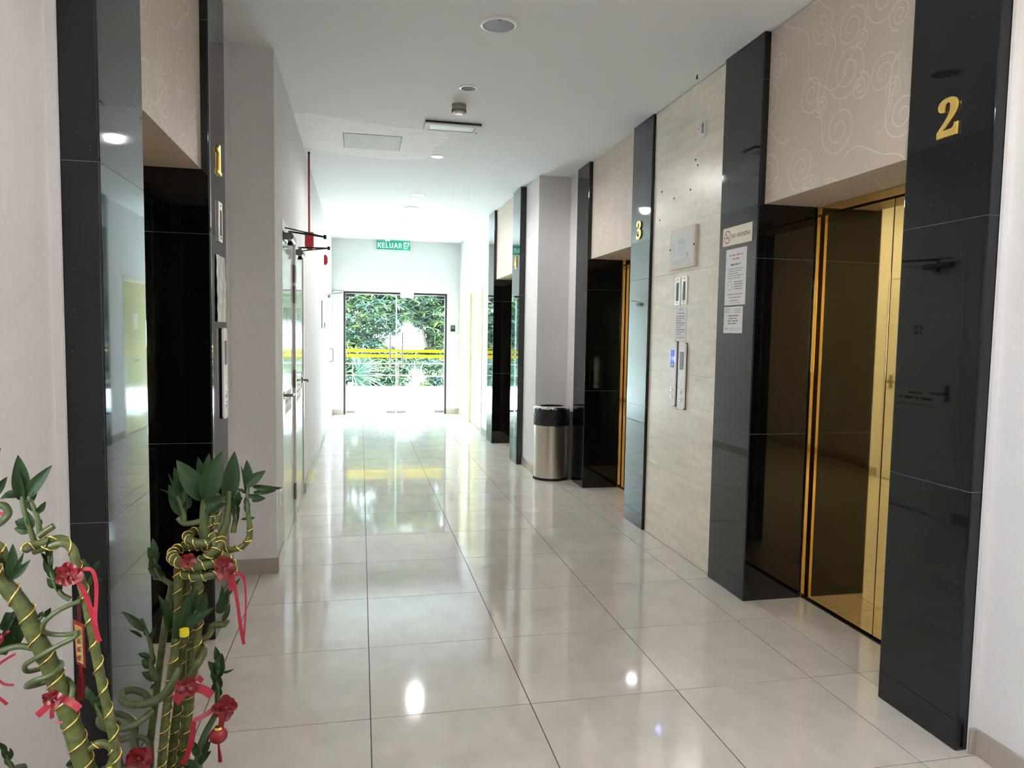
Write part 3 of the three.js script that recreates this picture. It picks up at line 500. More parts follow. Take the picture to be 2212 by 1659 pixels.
{ const o = onWall('wall_switch', 'small black switch on the left wall past the board', 'switch', 'L', XW, 1.49, -7.2); part(o, 'plate', lb(0.086, 0.086, 0.01, 0.004), m.blackRubber); part(o, 'rocker', lb(0.03, 0.05, 0.006, 0.002, 0, 0, 0.0095), m.dark); }
{ const o = onWall('wall_socket', 'white wall socket low beside the near fire door', 'socket', 'L', XW, 0.41, -1.86); part(o, 'plate', lb(0.086, 0.086, 0.012, 0.004), m.whitePlastic); part(o, 'slot', lb(0.03, 0.045, 0.002, 0.0008, 0, 0, 0.0115), m.greyPlastic); }
// ---------------------------------------------------------------- right corridor doors
function rightDoor(n, z0, z1, hz, label) {
  const d = new THREE.Group(); d.name = `door_${n}`; d.position.set(XE + 0.05, 0, (z0 + z1) / 2); scene.add(d); tag(d, label, 'door', null, 'structure');
  wpart(d, 'leaf', rbx(XE + 0.022, XE + 0.062, 0.01, 2.02, z0 + 0.03, z1 - 0.03, 0.002), m.cream);
  wpart(d, 'frame', [rbx(XE - 0.01, XE + 0.1, 0, 2.07, z0 - 0.01, z0 + 0.03, 0.003), rbx(XE - 0.01, XE + 0.1, 0, 2.07, z1 - 0.03, z1 + 0.01, 0.003), rbx(XE - 0.01, XE + 0.1, 2.02, 2.075, z0, z1, 0.003)], m.creamFrame);
  leverHandle(d, XE + 0.022, 0.975, hz, -1, hz > (z0 + z1) / 2 ? -1 : 1, m.chrome);
  const q = new THREE.PlaneGeometry(0.16, 0.2); q.rotateY(-Math.PI / 2); q.translate(XE + 0.0212, 1.5, (z0 + z1) / 2); wpart(d, 'door_sign', q, printed(canvasTex(96, 128, (g, w, h) => { const r = lcg(n * 7); g.fillStyle = '#e9e6d6'; g.fillRect(0, 0, w, h); for (let i = 0; i < 6; i++) marks(g, 12, 14 + i * 18, 70, 9, '#a9a595', r); })));
}
rightDoor(5, DA.z0, DA.z1, -7.98, 'glossy cream door nearest the number four lift'); rightDoor(6, DB.z0, DB.z1, -9.62, 'glossy cream door in the corner by the glass doors');
{ const o = onWall('lock_box', 'small white padlock box on the cream corner door frame', 'lock', 'R', XE - 0.011, 1.35, -9.73); part(o, 'body', lb(0.05, 0.07, 0.03, 0.008), m.whitePlastic); const t = new THREE.TorusGeometry(0.018, 0.004, 8, 16, Math.PI); t.translate(0, 0.035, 0.015); part(o, 'shackle', t, m.chrome); }
// ---------------------------------------------------------------- glass entrance
{
  const d = new THREE.Group(); d.name = 'door_1'; d.position.set((GD.x0 + GD.x1) / 2, 0, ZE - 0.05); scene.add(d); tag(d, 'double frameless glass doors with yellow warning tape', 'door', null, 'structure');
  const fm = M({ color: '#231f1d', roughness: 0.4 }), w = 0.034, za = ZE - 0.1, zb = ZE + 0.004;
  wpart(d, 'frame', [rbx(GD.x0, GD.x0 + w, 0, GD.top, za, zb, 0.002), rbx(GD.x1 - w, GD.x1, 0, GD.top, za, zb, 0.002), rbx(GD.x0 + w, GD.x1 - w, GD.top - w, GD.top, za, zb, 0.002)], fm, 'dark brown frame');
  const xc = 0.562, zg = ZE - 0.045, hw = M({ color: lin(0.2, 0.17, 0.15), metalness: 0.4, roughness: 0.5 });
  for (const s of [-1, 1]) {
    const x0 = s < 0 ? GD.x0 + w + 0.006 : xc + 0.003, x1 = s < 0 ? xc - 0.003 : GD.x1 - w - 0.006;
    const gp = new THREE.PlaneGeometry(x1 - x0, 2.03); gp.translate((x0 + x1) / 2, 1.03, zg); const leaf = wpart(d, 'glass_leaf', gp, m.glass); leaf.userData.at = d.position;
    const edge = s < 0 ? x0 : x1, sg = s < 0 ? 1 : -1;
    wpart(d, 'patch_fitting', rbx(edge, edge + sg * 0.145, 1.995, 2.045, zg - 0.016, zg + 0.016, 0.003), fm);
    wpart(d, 'patch_fitting', rbx(edge, edge + sg * 0.16, 0.014, 0.062, zg - 0.016, zg + 0.016, 0.003), hw);
    wpart(d, 'bottom_lock', rbx(xc + s * 0.008, xc + s * 0.17, 0.012, 0.058, zg - 0.014, zg + 0.014, 0.003), hw);
    wpart(d, 'edge_strip', bx(xc + s * 0.003, xc + s * 0.008, 0.06, 2.04, zg - 0.005, zg + 0.005), M({ color: lin(0.75, 0.9, 0.87), transmission: 0.6, roughness: 0.4, thickness: 0 }));
    const hx = xc + s * 0.104, hb = [rod(V(hx, 0.8, zg + 0.045), V(hx, 1.405, zg + 0.045), 0.016, 16)]; for (const y of [0.92, 1.28]) hb.push(rod(V(hx, y, zg), V(hx, y, zg + 0.045), 0.009));
    wpart(d, 'pull_handle', hb, hw);
    for (const [y0, y1] of [[1.064, 1.115], [0.972, 1.026]]) wpart(d, 'warning_tape', bx(x0, x1, y0, y1, zg + 0.0008, zg + 0.0014), m.yellow);
    const r = lcg(s + 60), tl = []; let q = x0 + 0.03; while (q < x1 - 0.03) { const l = Math.min(0.012 + r() * 0.05, x1 - 0.02 - q), h = r() > 0.6 ? 0.011 : 0.016; tl.push(bx(q, q + l, 1.044 - h / 2, 1.044 + h / 2, zg + 0.0008, zg + 0.0014)); q += l + 0.008 + r() * 0.012; } wpart(d, 'tape_lettering', tl, m.black);
  }
  wpart(d, 'magnetic_lock', rbx(0.625, 0.85, 2.0, 2.105, ZE - 0.02, ZE + 0.045, 0.004), m.whitePlastic);
  wpart(d, 'sheet_outline', [bx(0.286, 0.395, 1.685, 1.689, zg + 0.001, zg + 0.002), bx(0.391, 0.395, 1.48, 1.689, zg + 0.001, zg + 0.002), bx(0.27, 0.395, 1.474, 1.478, zg + 0.001, zg + 0.002)], M({ color: '#e6f2ec', roughness: 0.5 }));
}
{ const o = onWall('card_reader', 'small black card reader beside the glass doors', 'reader', 'E', 1.531, 1.492, ZE); part(o, 'body', lb(0.076, 0.11, 0.025, 0.008), m.blackRubber); part(o, 'keypad', lb(0.05, 0.05, 0.003, 0.001, 0, 0.015, 0.0245), M({ color: '#4c5254', roughness: 0.3 })); }
{ const o = thing('cable_trunking', 'thin white cable trunking above the card reader', 'trunking', [1.512, 2.085, ZE]); part(o, 'drop', bx(-0.012, 0.012, -0.535, 0, 0, 0.014), m.framePaint); part(o, 'run', bx(-0.1, 0.126, 0, 0.022, 0, 0.014), m.framePaint); }
{ const o = thing('edge_line_bar', 'thin grey bar for the shadow edge line left of the glass door frame', 'rail', [-0.41, 2.085, ZE]); part(o, 'bar', bx(-0.1, 0.088, 0, 0.01, 0, 0.02), m.greyPlastic); part(o, 'bracket', bx(-0.1, -0.085, -0.03, 0, 0, 0.02), m.greyPlastic); }  // grey bar stands in for a shadow/edge line on the end wall
{
  const o = onWall('exit_sign', 'green KELUAR exit sign with running figure under ceiling', 'sign', 'E', 0.503, 2.874, ZE);
  part(o, 'housing', lb(0.585, 0.172, 0.05, 0.006), M({ color: '#d8ddd9', roughness: 0.4 }));
  const t = canvasTex(1024, 292, (g, w, h) => {
    g.fillStyle = '#0f9d80'; g.fillRect(0, 0, w, h); g.fillStyle = '#eafff8'; g.font = 'bold 230px sans-serif'; g.textBaseline = 'middle'; g.save(); g.translate(20, 156); g.scale(760 / g.measureText('KELUAR').width, 1); g.fillText('KELUAR', 0, 0); g.restore();
    g.fillRect(820, 40, 180, 216); g.fillStyle = '#0f9d80'; g.beginPath(); g.arc(930, 78, 22, 0, 7); g.fill(); g.lineWidth = 24; g.strokeStyle = '#0f9d80'; g.lineCap = 'round';
    const L = (a) => { g.beginPath(); a.forEach(([x, y], i) => (i ? g.lineTo(x, y) : g.moveTo(x, y))); g.stroke(); }; L([[915, 108], [895, 160]]); L([[912, 112], [955, 130], [975, 112]]); L([[908, 112], [868, 118], [852, 146]]); L([[896, 160], [930, 190], [925, 236]]); L([[894, 162], [872, 206], [840, 222]]); g.fillRect(955, 150, 45, 106);
  });
  part(o, 'sign_face', sheet(0.565, 0.154, 0.0506), printed(t, { roughness: 0.25 }));
}
{
  const o = thing('dome_camera', 'white dome security camera hanging before the exit sign', 'camera', [0.4, H, -9.62]);
  part(o, 'base', lathe([[0.0005, -0.02], [0.05, -0.02], [0.055, -0.012], [0.055, 0]], 30), m.whitePlastic); part(o, 'dome', lathe([[0.0005, -0.062], [0.02, -0.058], [0.034, -0.046], [0.042, -0.02]], 30), m.whitePlastic); part(o, 'lens', cyl(0.012, 0.016, 0.012, 16, 0, 0, 0, 'z').translate(0, -0.05, 0.028), m.black);
}
// ---------------------------------------------------------------- waste bin
{
  const o = thing('waste_bin', 'round steel waste bin with black liner beside lift three', 'bin', [1.795, 0, -4.165]), R = 0.168;
  part(o, 'base_ring', cyl(R + 0.004, R + 0.004, 0.022, 48, 0, 0.011, 0), m.blackRubber);
  part(o, 'body', lathe([[R - 0.004, 0.022], [R, 0.026], [R, 0.55], [R - 0.002, 0.7]], 64), M({ color: lin(0.58, 0.53, 0.46), metalness: 1, roughness: 0.28, roughnessMap: null, side: THREE.DoubleSide }));
  const g = new THREE.CylinderGeometry(R + 0.004, R + 0.006, 0.17, 96, 10, true), p = g.attributes.position;
  for (let i = 0; i < p.count; i++) { const a = Math.atan2(p.getZ(i), p.getX(i)), y = p.getY(i), k = 0.0035 * Math.sin(a * 13 + y * 40) * Math.sin(y * 60 + a * 5) + 0.0025 * Math.sin(a * 31 + y * 70); const s = 1 + k / R + 0.012; p.setX(i, p.getX(i) * s); p.setZ(i, p.getZ(i) * s); }
  g.translate(0, 0.618, 0); g.computeVertexNormals(); part(o, 'bin_liner', g, M({ color: '#0c0e10', roughness: 0.32, side: THREE.DoubleSide }));
  part(o, 'lid_rim', lathe([[R - 0.045, 0.715], [R - 0.03, 0.722], [R, 0.718], [R + 0.008, 0.708], [R + 0.008, 0.694], [R, 0.692]], 64), m.chrome);
  part(o, 'inner_liner', lathe([[0.001, 0.3], [R - 0.03, 0.3], [R - 0.035, 0.71]], 40), M({ color: '#0c0e10', roughness: 0.5, side: THREE.DoubleSide }));
}
// ---------------------------------------------------------------- outside: terrace, railings, trees
struct('terrace_floor', bx(-9, 11, -0.3, -0.012, -15.75, -9.92), m.terrace, 'sunlit pale terrace beyond the glass doors', 'terrace');
struct('ground', [bx(-60, 60, -3.6, -3.4, -90, -15.76), bx(-60, -1.7, -3.6, -3.4, -15.76, 50)], m.ground, 'pale open ground below the terrace', 'ground');
struct('terrace_kerb', rbx(-9, 11, -0.012, 0.045, -15.75, -15.62, 0.01), M({ color: '#3c3f3f', roughness: 0.8 }), 'grey kerb along the terrace edge', 'kerb');
{
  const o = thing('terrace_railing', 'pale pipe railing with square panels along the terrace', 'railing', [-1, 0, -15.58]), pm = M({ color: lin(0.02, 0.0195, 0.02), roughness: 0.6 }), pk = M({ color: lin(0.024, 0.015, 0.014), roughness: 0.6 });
  for (const y of [0.62, 0.33]) wpart(o, 'rail', rod(V(-5.5, y, -15.58), V(1.3, y, -15.58), 0.013), pm);
  for (const x of [-4.55, -3.47, -2.39, -1.31, -0.227, 0.842, 0.885]) wpart(o, 'post', rod(V(x, -0.012, -15.58), V(x, 0.62, -15.58), 0.013), pm);
  wpart(o, 'end_post', rod(V(1.3, -0.012, -15.58), V(1.3, 0.63, -15.58), 0.019), pk, 'rusty pink end post');
}
{
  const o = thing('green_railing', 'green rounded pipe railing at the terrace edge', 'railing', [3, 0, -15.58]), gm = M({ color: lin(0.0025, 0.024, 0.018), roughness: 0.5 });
  wpart(o, 'loop', new THREE.TubeGeometry(new THREE.CatmullRomCurve3([V(6.5, 0.63, -15.58), V(3, 0.63, -15.58), V(1.6, 0.63, -15.58), V(1.49, 0.6, -15.58), V(1.46, 0.47, -15.58), V(1.49, 0.34, -15.58), V(1.6, 0.31, -15.58), V(3, 0.31, -15.58), V(6.5, 0.31, -15.58)], false, 'catmullrom', 0.3), 120, 0.02, 10), gm);
  for (const x of [2.6, 3.9, 5.2]) wpart(o, 'post', rod(V(x, -0.012, -15.58), V(x, 0.63, -15.58), 0.02), gm);
}
const blade = (() => { const p = [], ix = [], ts = [0, 0.25, 0.55, 0.8, 1], w = [0.1, 0.75, 1, 0.6, 0]; ts.forEach((t, i) => { const dy = -0.25 * t * t, f = 0.16 * w[i]; p.push(-w[i] * 0.1, dy + f * 0.35, t, 0, dy, t, w[i] * 0.1, dy + f * 0.35, t); }); for (let i = 0; i < 4; i++) { const a = i * 3; ix.push(a, a + 3, a + 1, a + 1, a + 3, a + 4, a + 1, a + 4, a + 2, a + 2, a + 4, a + 5); } const g = new THREE.BufferGeometry(); g.setAttribute('position', new THREE.Float32BufferAttribute(p, 3)); g.setIndex(ix); g.computeVertexNormals(); return g; })();
const leafOut = M({ color: '#ffffff', roughness: 0.75, specularIntensity: 0.4, side: THREE.DoubleSide, transmission: 0.35, thickness: 0 });
const GREENS = [[0.016, 0.045, 0.022], [0.022, 0.058, 0.024], [0.045, 0.085, 0.018], [0.09, 0.13, 0.02], [0.018, 0.05, 0.034], [0.03, 0.065, 0.04]];
function foliage(parent, blobs, n, len, gaps = []) {
  const per = 10, list = []; const d = new THREE.Object3D(), c = new THREE.Color();
  const tot = blobs.reduce((s, b) => s + b[3] * b[4] * 1, 0);
  for (const [bx_, by, bz, rx, ry, rz] of blobs) {
    const k = Math.round(n * rx * ry / tot);
    for (let i = 0; i < k; i++) {
      let x, y, z; do { x = rr(-1, 1); y = rr(-1, 1); z = rr(-1, 1); } while (x * x + y * y + z * z > 1 || x * x + y * y + z * z < 0.2);
      const q = V(bx_ + x * rx, by + y * ry, bz + z * rz);
      if (gaps.some(([gx, gy, sx, sy]) => ((q.x - gx) / sx) ** 2 + ((q.y - gy) / sy) ** 2 < 1)) continue;
      const tone = Math.min(5, (rnd() * 6) | 0);
      for (let j = 0; j < per; j++) list.push([q, j / per * 6.28 + rr(-0.3, 0.3), rr(-0.5, 0.75), len * rr(0.7, 1.25), tone]);
    }
  }
  const im = new THREE.InstancedMesh(blade, leafOut, list.length); im.name = 'foliage'; im.userData.kind = 'stuff';
  list.forEach(([q, a, e, l, t], i) => { d.position.copy(q).sub(parent.position); d.rotation.set(0, 0, 0); d.rotation.order = 'YXZ'; d.rotation.y = a; d.rotation.x = -e; d.rotation.z = rr(-0.4, 0.4); d.scale.set(l, l, l); d.updateMatrix(); im.setMatrixAt(i, d.matrix); const g = GREENS[t], v = rr(0.75, 1.25); c.setRGB(g[0] * v, g[1] * v, g[2] * v); im.setColorAt(i, c); });
  im.castShadow = im.receiveShadow = true; parent.add(im); return im;
}
const bark = M({ color: '#6a5d50', roughness: 0.9 });
function branch(a, b, r0, r1, sag = 0.2) { const mid = a.clone().lerp(b, 0.5).add(V(rr(-sag, sag), rr(0, sag), rr(-sag, sag))); return taper([a, mid, b], (t) => r0 + (r1 - r0) * t, 10, 8); }
function tree(label, x, z, top, blobs, n, len, gaps, r = 0.13) {
  const o = thing('leafy_tree', label, 'tree', [x, -3.4, z], 0, undefined);
  const fork = V(x, -3.4 + (top + 3.4) * 0.72, z);
  wpart(o, 'trunk', taper([V(x, -3.4, z), V(x + 0.12, -1.8, z + 0.05), fork], (t) => r * (1.15 - 0.45 * t), 14, 10), bark);
  for (const b of blobs) for (let k = 0; k < 3; k++) wpart(o, 'branch', branch(fork, V(b[0] + rr(-0.5, 0.5) * b[3], b[1] + rr(-0.3, 0.6) * b[4], b[2] + rr(-0.5, 0.5) * b[5]), r * 0.42, 0.012, 0.35), bark);
  foliage(o, blobs, n, len, gaps); return o;
}
function taper(pts, rf, seg = 40, rad = 10, nodes = 0) {
  const c = new THREE.CatmullRomCurve3(pts), fr = c.computeFrenetFrames(seg, false), pos = [], nor = [], uv = [], ix = [];
  for (let i = 0; i <= seg; i++) {
    const t = i / seg, p = c.getPointAt(t), r = rf(t);
    for (let j = 0; j <= rad; j++) { const a = j / rad * Math.PI * 2, n = fr.normals[i].clone().multiplyScalar(Math.cos(a)).addScaledVector(fr.binormals[i], Math.sin(a)); pos.push(p.x + n.x * r, p.y + n.y * r, p.z + n.z * r); nor.push(n.x, n.y, n.z); uv.push(j / rad, t * c.getLength()); }
  }
  for (let i = 0; i < seg; i++) for (let j = 0; j < rad; j++) { const a = i * (rad + 1) + j, b = a + rad + 1; ix.push(a, a + 1, b, b, a + 1, b + 1); }
  for (const [ring, tt, flip] of [[0, 0, true], [seg, 1, false]]) { const k = pos.length / 3, p = c.getPointAt(tt), tg = c.getTangentAt(tt).multiplyScalar(flip ? -1 : 1); pos.push(p.x, p.y, p.z); nor.push(tg.x, tg.y, tg.z); uv.push(0, 0); for (let j = 0; j < rad; j++) { const a = ring * (rad + 1) + j; flip ? ix.push(k, a + 1, a) : ix.push(k, a, a + 1); } }
  const g = new THREE.BufferGeometry(); g.setAttribute('position', new THREE.Float32BufferAttribute(pos, 3)); g.setAttribute('normal', new THREE.Float32BufferAttribute(nor, 3)); g.setAttribute('uv', new THREE.Float32BufferAttribute(uv, 2)); g.setIndex(ix); return g;
}
const skyGap = [[1.66, 1.14, 0.36, 0.24], [1.25, 1.04, 0.2, 0.09]];
tree('broad leafy tree filling the left of the glass doors', -0.6, -19, 2.6, [[-0.5, 2.0, -18.6, 1.9, 1.1, 1.1], [0.9, 2.5, -19.2, 1.4, 0.9, 1.0], [-2.6, 2.4, -19, 1.7, 1.6, 1.2], [-0.5, 0.9, -18.4, 1.3, 0.5, 0.8], [0, 3.9, -19.5, 2.6, 1.2, 1.5]], 4600, 0.25, skyGap);
tree('leafy tree with forked trunk right behind the green railing', 2.05, -19.6, 2.2, [[2.7, 2.2, -19.4, 1.4, 1.2, 1.0], [1.7, 2.4, -19.9, 1.0, 0.8, 0.9], [2.75, 1.0, -19.2, 0.75, 0.8, 0.7], [2.15, 0.62, -19.3, 0.6, 0.34, 0.5], [1.5, 0.55, -19.2, 0.5, 0.26, 0.4], [3.9, 2.4, -19.8, 1.6, 1.7, 1.2], [2.6, 4.0, -20, 2.2, 1.1, 1.4]], 3600, 0.23, skyGap, 0.16);
tree('tall tree standing away to the left of the terrace', -6.2, -19.5, 3.2, [[-6.2, 2.6, -19.5, 2.2, 2.0, 1.8], [-4.4, 1.2, -18.8, 1.4, 1.3, 1.1]], 420, 0.3, []);
tree('tall tree standing away to the right of the terrace', 7.4, -20, 3.4, [[7.4, 2.8, -20, 2.4, 2.1, 1.8], [5.6, 1.5, -19.4, 1.5, 1.5, 1.2]], 420, 0.3, []);
function shrub(label, x, z, blobs, n, len, gaps) { const o = thing('leafy_shrub', label, 'shrub', [x, -3.4, z]); for (let k = 0; k < 4; k++) wpart(o, 'stem', branch(V(x + rr(-0.3, 0.3), -3.4, z), V(blobs[0][0] + rr(-0.4, 0.4), blobs[0][1], z), 0.04, 0.015), bark); foliage(o, blobs, n, len, gaps); }
shrub('dense dark shrub behind the pale railing', 0.2, -17.6, [[0.1, 0.15, -17.6, 1.1, 0.75, 0.5], [-1.3, 0.3, -17.8, 1.0, 0.8, 0.5], [1.05, 0.0, -17.7, 0.5, 0.7, 0.4], [0.8, 0.75, -17.9, 0.7, 0.25, 0.3]], 1500, 0.22, [[1.55, 0.0, 0.25, 0.4]]);
shrub('sparse shrub behind the green railing', 2.5, -17.6, [[2.45, 0.35, -17.6, 0.5, 0.45, 0.4], [1.75, 0.45, -17.8, 0.3, 0.25, 0.3], [2.1, -0.1, -17.7, 0.5, 0.3, 0.4], [3.3, 0.1, -17.7, 0.8, 0.7, 0.5]], 560, 0.2, []);
{ // fan palm
  const o = thing('fan_palm', 'fan palm spreading its fronds behind the pale railing', 'palm', [-0.3, -3.4, -16.4]), pm = M({ color: lin(0.024, 0.065, 0.035), roughness: 0.45, side: THREE.DoubleSide, transmission: 0.25, thickness: 0 });
  wpart(o, 'trunk', taper([V(-0.3, -3.4, -16.4), V(-0.34, -1.6, -16.4), V(-0.3, 0.1, -16.35)], (t) => 0.09 - 0.03 * t, 12, 8), bark);
  for (const [cx, cy, cz, a0, a1, R] of [[-0.22, 0.3, -16.25, -1.3, 0.75, 0.85], [-0.55, 0.25, -16.35, 1.6, 4.4, 0.8], [-0.1, 0.35, -16.5, 0.5, 1.9, 0.6]]) {
    const gs = []; for (let i = 0; i < 18; i++) { const a = a0 + (a1 - a0) * i / 17, g = blade.clone(); const l = R * rr(0.85, 1.05); g.scale(l * 0.32, l * 0.6, l); g.lookAt(V(Math.cos(a), Math.sin(a), rr(-0.1, 0.25))); g.translate(cx, cy, cz); gs.push(g.toNonIndexed()); }
    wpart(o, 'frond', mergeGeometries(gs), pm);
  }
}
// ---------------------------------------------------------------- lucky bamboo in the foreground
const caneTex = (() => { const a = fbm(256, 4, 24, 131, 4), b = fbm(256, 40, 40, 133, 3); return dataTex(256, (i) => { const v = (a[i] - 0.5) * 50 + (b[i] - 0.5) * 26; return [cl(78 + v), cl(86 + v), cl(42 + v * 0.6)]; }); })();
caneTex.repeat.set(1, 6);
const leafTex = (() => { const a = fbm(256, 3, 3, 141, 4); return dataTex(256, (i, x) => { const rib = Math.abs(x - 128) < 3 ? 22 : 0, vein = Math.sin(x * 0.55) * 5, v = (a[i] - 0.5) * 34 + rib + vein; return [cl(30 + v), cl(58 + v), cl(20 + v * 0.6)]; }); })();
const pm = {
  cane: M({ map: caneTex, roughness: 0.38 }), curl: M({ color: '#48552f', roughness: 0.45 }), leaf: M({ map: leafTex, roughness: 0.5, specularIntensity: 0.6, side: THREE.DoubleSide, transmission: 0.08, thickness: 0 }),
  wire: M({ color: lin(0.85, 0.6, 0.16), metalness: 1, roughness: 0.22 }), ribbon: M({ color: '#6e0912', roughness: 0.38, side: THREE.DoubleSide }), ribbonPale: M({ color: '#93202f', roughness: 0.3, side: THREE.DoubleSide }),
  lantern: M({ color: '#7d0a12', roughness: 0.5 }), pot: M({ color: '#7a4a36', roughness: 0.35, clearcoat: 0.4 }), soil: M({ color: '#3a2c22', roughness: 1 }),
};
const mpp = (z) => (EYE.z - z) / FOCAL * 1.02;
const path = (z, list) => list.map((a) => onZ(a[0], a[1], z + (a[2] ?? 0)));
function leafBlade(base, tip, width, bend = 0.12, roll = 0) {
  const d = tip.clone().sub(base), L = d.length(); d.normalize();
  const view = EYE.clone().sub(base).normalize(); let side = d.clone().cross(view).normalize(); const n0 = side.clone().cross(d).normalize();
  side.applyAxisAngle(d, roll); const n = n0.clone().applyAxisAngle(d, roll), pos = [], uv = [], ix = [], S = 9, C = 4;
  for (let i = 0; i <= S; i++) { const t = i / S, w = width / 2 * Math.pow(Math.max(0, Math.sin(Math.PI * Math.pow(t * 0.94 + 0.06, 0.78))), 0.85) * (i === S ? 0.02 : 1), c = base.clone().addScaledVector(d, L * t).addScaledVector(n, bend * L * (Math.sin(Math.PI * t) * 0.6 - t * t * 0.35));
    for (let j = 0; j <= C; j++) { const q = j / C * 2 - 1, v = c.clone().addScaledVector(side, w * q).addScaledVector(n, Math.abs(q) * w * 0.35); pos.push(v.x, v.y, v.z); uv.push(j / C, t); } }
  for (let i = 0; i < S; i++) for (let j = 0; j < C; j++) { const a = i * (C + 1) + j, b = a + C + 1; ix.push(a, a + 1, b, b, a + 1, b + 1); }
  const g = new THREE.BufferGeometry(); g.setAttribute('position', new THREE.Float32BufferAttribute(pos, 3)); g.setAttribute('uv', new THREE.Float32BufferAttribute(uv, 2)); g.setIndex(ix); g.computeVertexNormals(); return g;
}
function cane(parent, z, list, w0, w1, o = {}) {       // widths in photograph pixels at depth z
  const pts = path(z, list), k = mpp(z) / 2, c = new THREE.CatmullRomCurve3(pts), L = c.getLength(), nd = o.nodes ?? L / 0.055;
  const rf = (t) => { const f = (t * nd) % 1, bulge = o.smooth ? 0 : 0.09 * Math.exp(-(((f - 0.5) / 0.05) ** 2)) - 0.03 * Math.exp(-(((f - 0.57) / 0.03) ** 2)); return (w0 + (w1 - w0) * t) * k * (1 + bulge); };
  const seg = Math.max(24, Math.ceil(L / 0.004)), g = taper(pts, rf, seg, 12);
  const cm_ = wpart(parent, o.name ?? 'cane', g, o.mat ?? pm.cane);
  if (o.wire) {
    const turns = L / o.wire, n = Math.ceil(turns * 18), fr = c.computeFrenetFrames(200, false), wp = [];
    for (let i = 0; i <= n; i++) { const t = i / n, p = c.getPointAt(t), q = Math.min(200, Math.round(t * 200)), a = t * turns * Math.PI * 2; wp.push(p.clone().addScaledVector(fr.normals[q], Math.cos(a) * (rf(t) + 0.0008)).addScaledVector(fr.binormals[q], Math.sin(a) * (rf(t) + 0.0008))); }
    cm_.userData.at = parent.position;
    const wg = new THREE.TubeGeometry(new THREE.CatmullRomCurve3(wp), n * 2, o.wireR ?? 0.0013, 5); wg.translate(-parent.position.x, -parent.position.y, -parent.position.z); part(cm_, 'gold_thread', wg, pm.wire, 'gold thread');
  }
  return cm_;
}
const leafAt = (parent, z, b, t, w, bend, roll) => wpart(parent, 'leaf', leafBlade(onZ(b[0], b[1], z + (b[2] ?? 0)), onZ(t[0], t[1], z + (t[2] ?? 0)), w * mpp(z), bend, roll), pm.leaf);
function shoot(parent, z, list, n, len, w, spread = 0.8) {       // stem with leaves sheathing it in turn
  const pts = path(z, list), c = new THREE.CatmullRomCurve3(pts), k = mpp(z);
  wpart(parent, 'shoot', taper(pts, (t) => (6 - 3 * t) * k * (w / 16), 14, 8), pm.curl);
  for (let i = 0; i < n; i++) {
    const t = 0.25 + 0.75 * i / Math.max(1, n - 1), p = c.getPointAt(t), tg = c.getTangentAt(t), a = i * 2.4 + 0.6;
    const out = V(Math.cos(a), 0.1, Math.sin(a) * 0.7).multiplyScalar(spread * rr(0.6, 1.15)), dir = tg.clone().multiplyScalar(1).add(out).normalize(), l = len * k * rr(0.75, 1.15) * (0.75 + 0.35 * t);
    wpart(parent, 'leaf', leafBlade(p, p.clone().addScaledVector(dir, l), w * k * rr(0.8, 1.1), rr(-0.05, 0.22), rr(-0.9, 0.9)), pm.leaf);
  }
}
function ribbonGeo(pts, width, twist = 0) {
  const c = new THREE.CatmullRomCurve3(pts), N = 24, pos = [], ix = [];
  for (let i = 0; i <= N; i++) { const t = i / N, p = c.getPointAt(t), tg = c.getTangentAt(t), v = EYE.clone().sub(p).normalize(), s = tg.clone().cross(v).normalize().applyAxisAngle(tg, twist * t); pos.push(p.x - s.x * width / 2, p.y - s.y * width / 2, p.z - s.z * width / 2, p.x + s.x * width / 2, p.y + s.y * width / 2, p.z + s.z * width / 2); }
  for (let i = 0; i < N; i++) { const a = i * 2; ix.push(a, a + 1, a + 2, a + 2, a + 1, a + 3); }
  const g = new THREE.BufferGeometry(); g.setAttribute('position', new THREE.Float32BufferAttribute(pos, 3)); g.setIndex(ix); g.computeVertexNormals(); g.setAttribute('uv', new THREE.Float32BufferAttribute(new Float32Array(pos.length / 3 * 2), 2)); return g;
}
function bow(label, z, cx, cy, size, tails, n = 7) {
  const c = onZ(cx, cy, z), k = mpp(z), o = thing('ribbon_bow', label, 'ribbon bow', [c.x, c.y, c.z]);
  for (let i = 0; i < n; i++) {
    const a = i / n * 6.28 + rr(-0.3, 0.3), R = size * k * rr(0.7, 1.1), d = V(Math.cos(a), Math.sin(a), rr(-0.1, 0.7)), s = V(-Math.sin(a), Math.cos(a), rr(-0.4, 0.4));
    wpart(o, 'bow_loop', ribbonGeo([c, c.clone().addScaledVector(d, R * 0.55).addScaledVector(s, R * 0.32), c.clone().addScaledVector(d, R), c.clone().addScaledVector(d, R * 0.6).addScaledVector(s, -R * 0.32), c.clone().addScaledVector(d, 0.002)], size * k * 0.5, 0.6), pm.ribbon);
  }
  wpart(o, 'knot', new THREE.SphereGeometry(size * k * 0.24, 12, 8).translate(c.x, c.y, c.z), pm.ribbon);
  for (const [w, ...l] of tails) wpart(o, 'ribbon_tail', ribbonGeo(path(z, l), w * k, rr(-0.5, 0.5)), pm.ribbonPale);
  return o;
}
function tassel(parent, z, x0, y0, x1, y1, w) {
  const a = onZ(x0, y0, z), b = onZ(x1, y1, z), k = mpp(z) * w, gs = []; for (let i = 0; i < 26; i++) { const t = i * 2.4, r = Math.sqrt(i / 26) * k / 2; gs.push(rod(V(a.x + Math.cos(t) * r * 0.25, a.y, a.z + Math.sin(t) * r * 0.25), V(b.x + Math.cos(t) * r, b.y + rr(-0.004, 0.004), b.z + Math.sin(t) * r), 0.0007, 5)); }
  return wpart(parent, 'tassel', gs, pm.lantern);
}
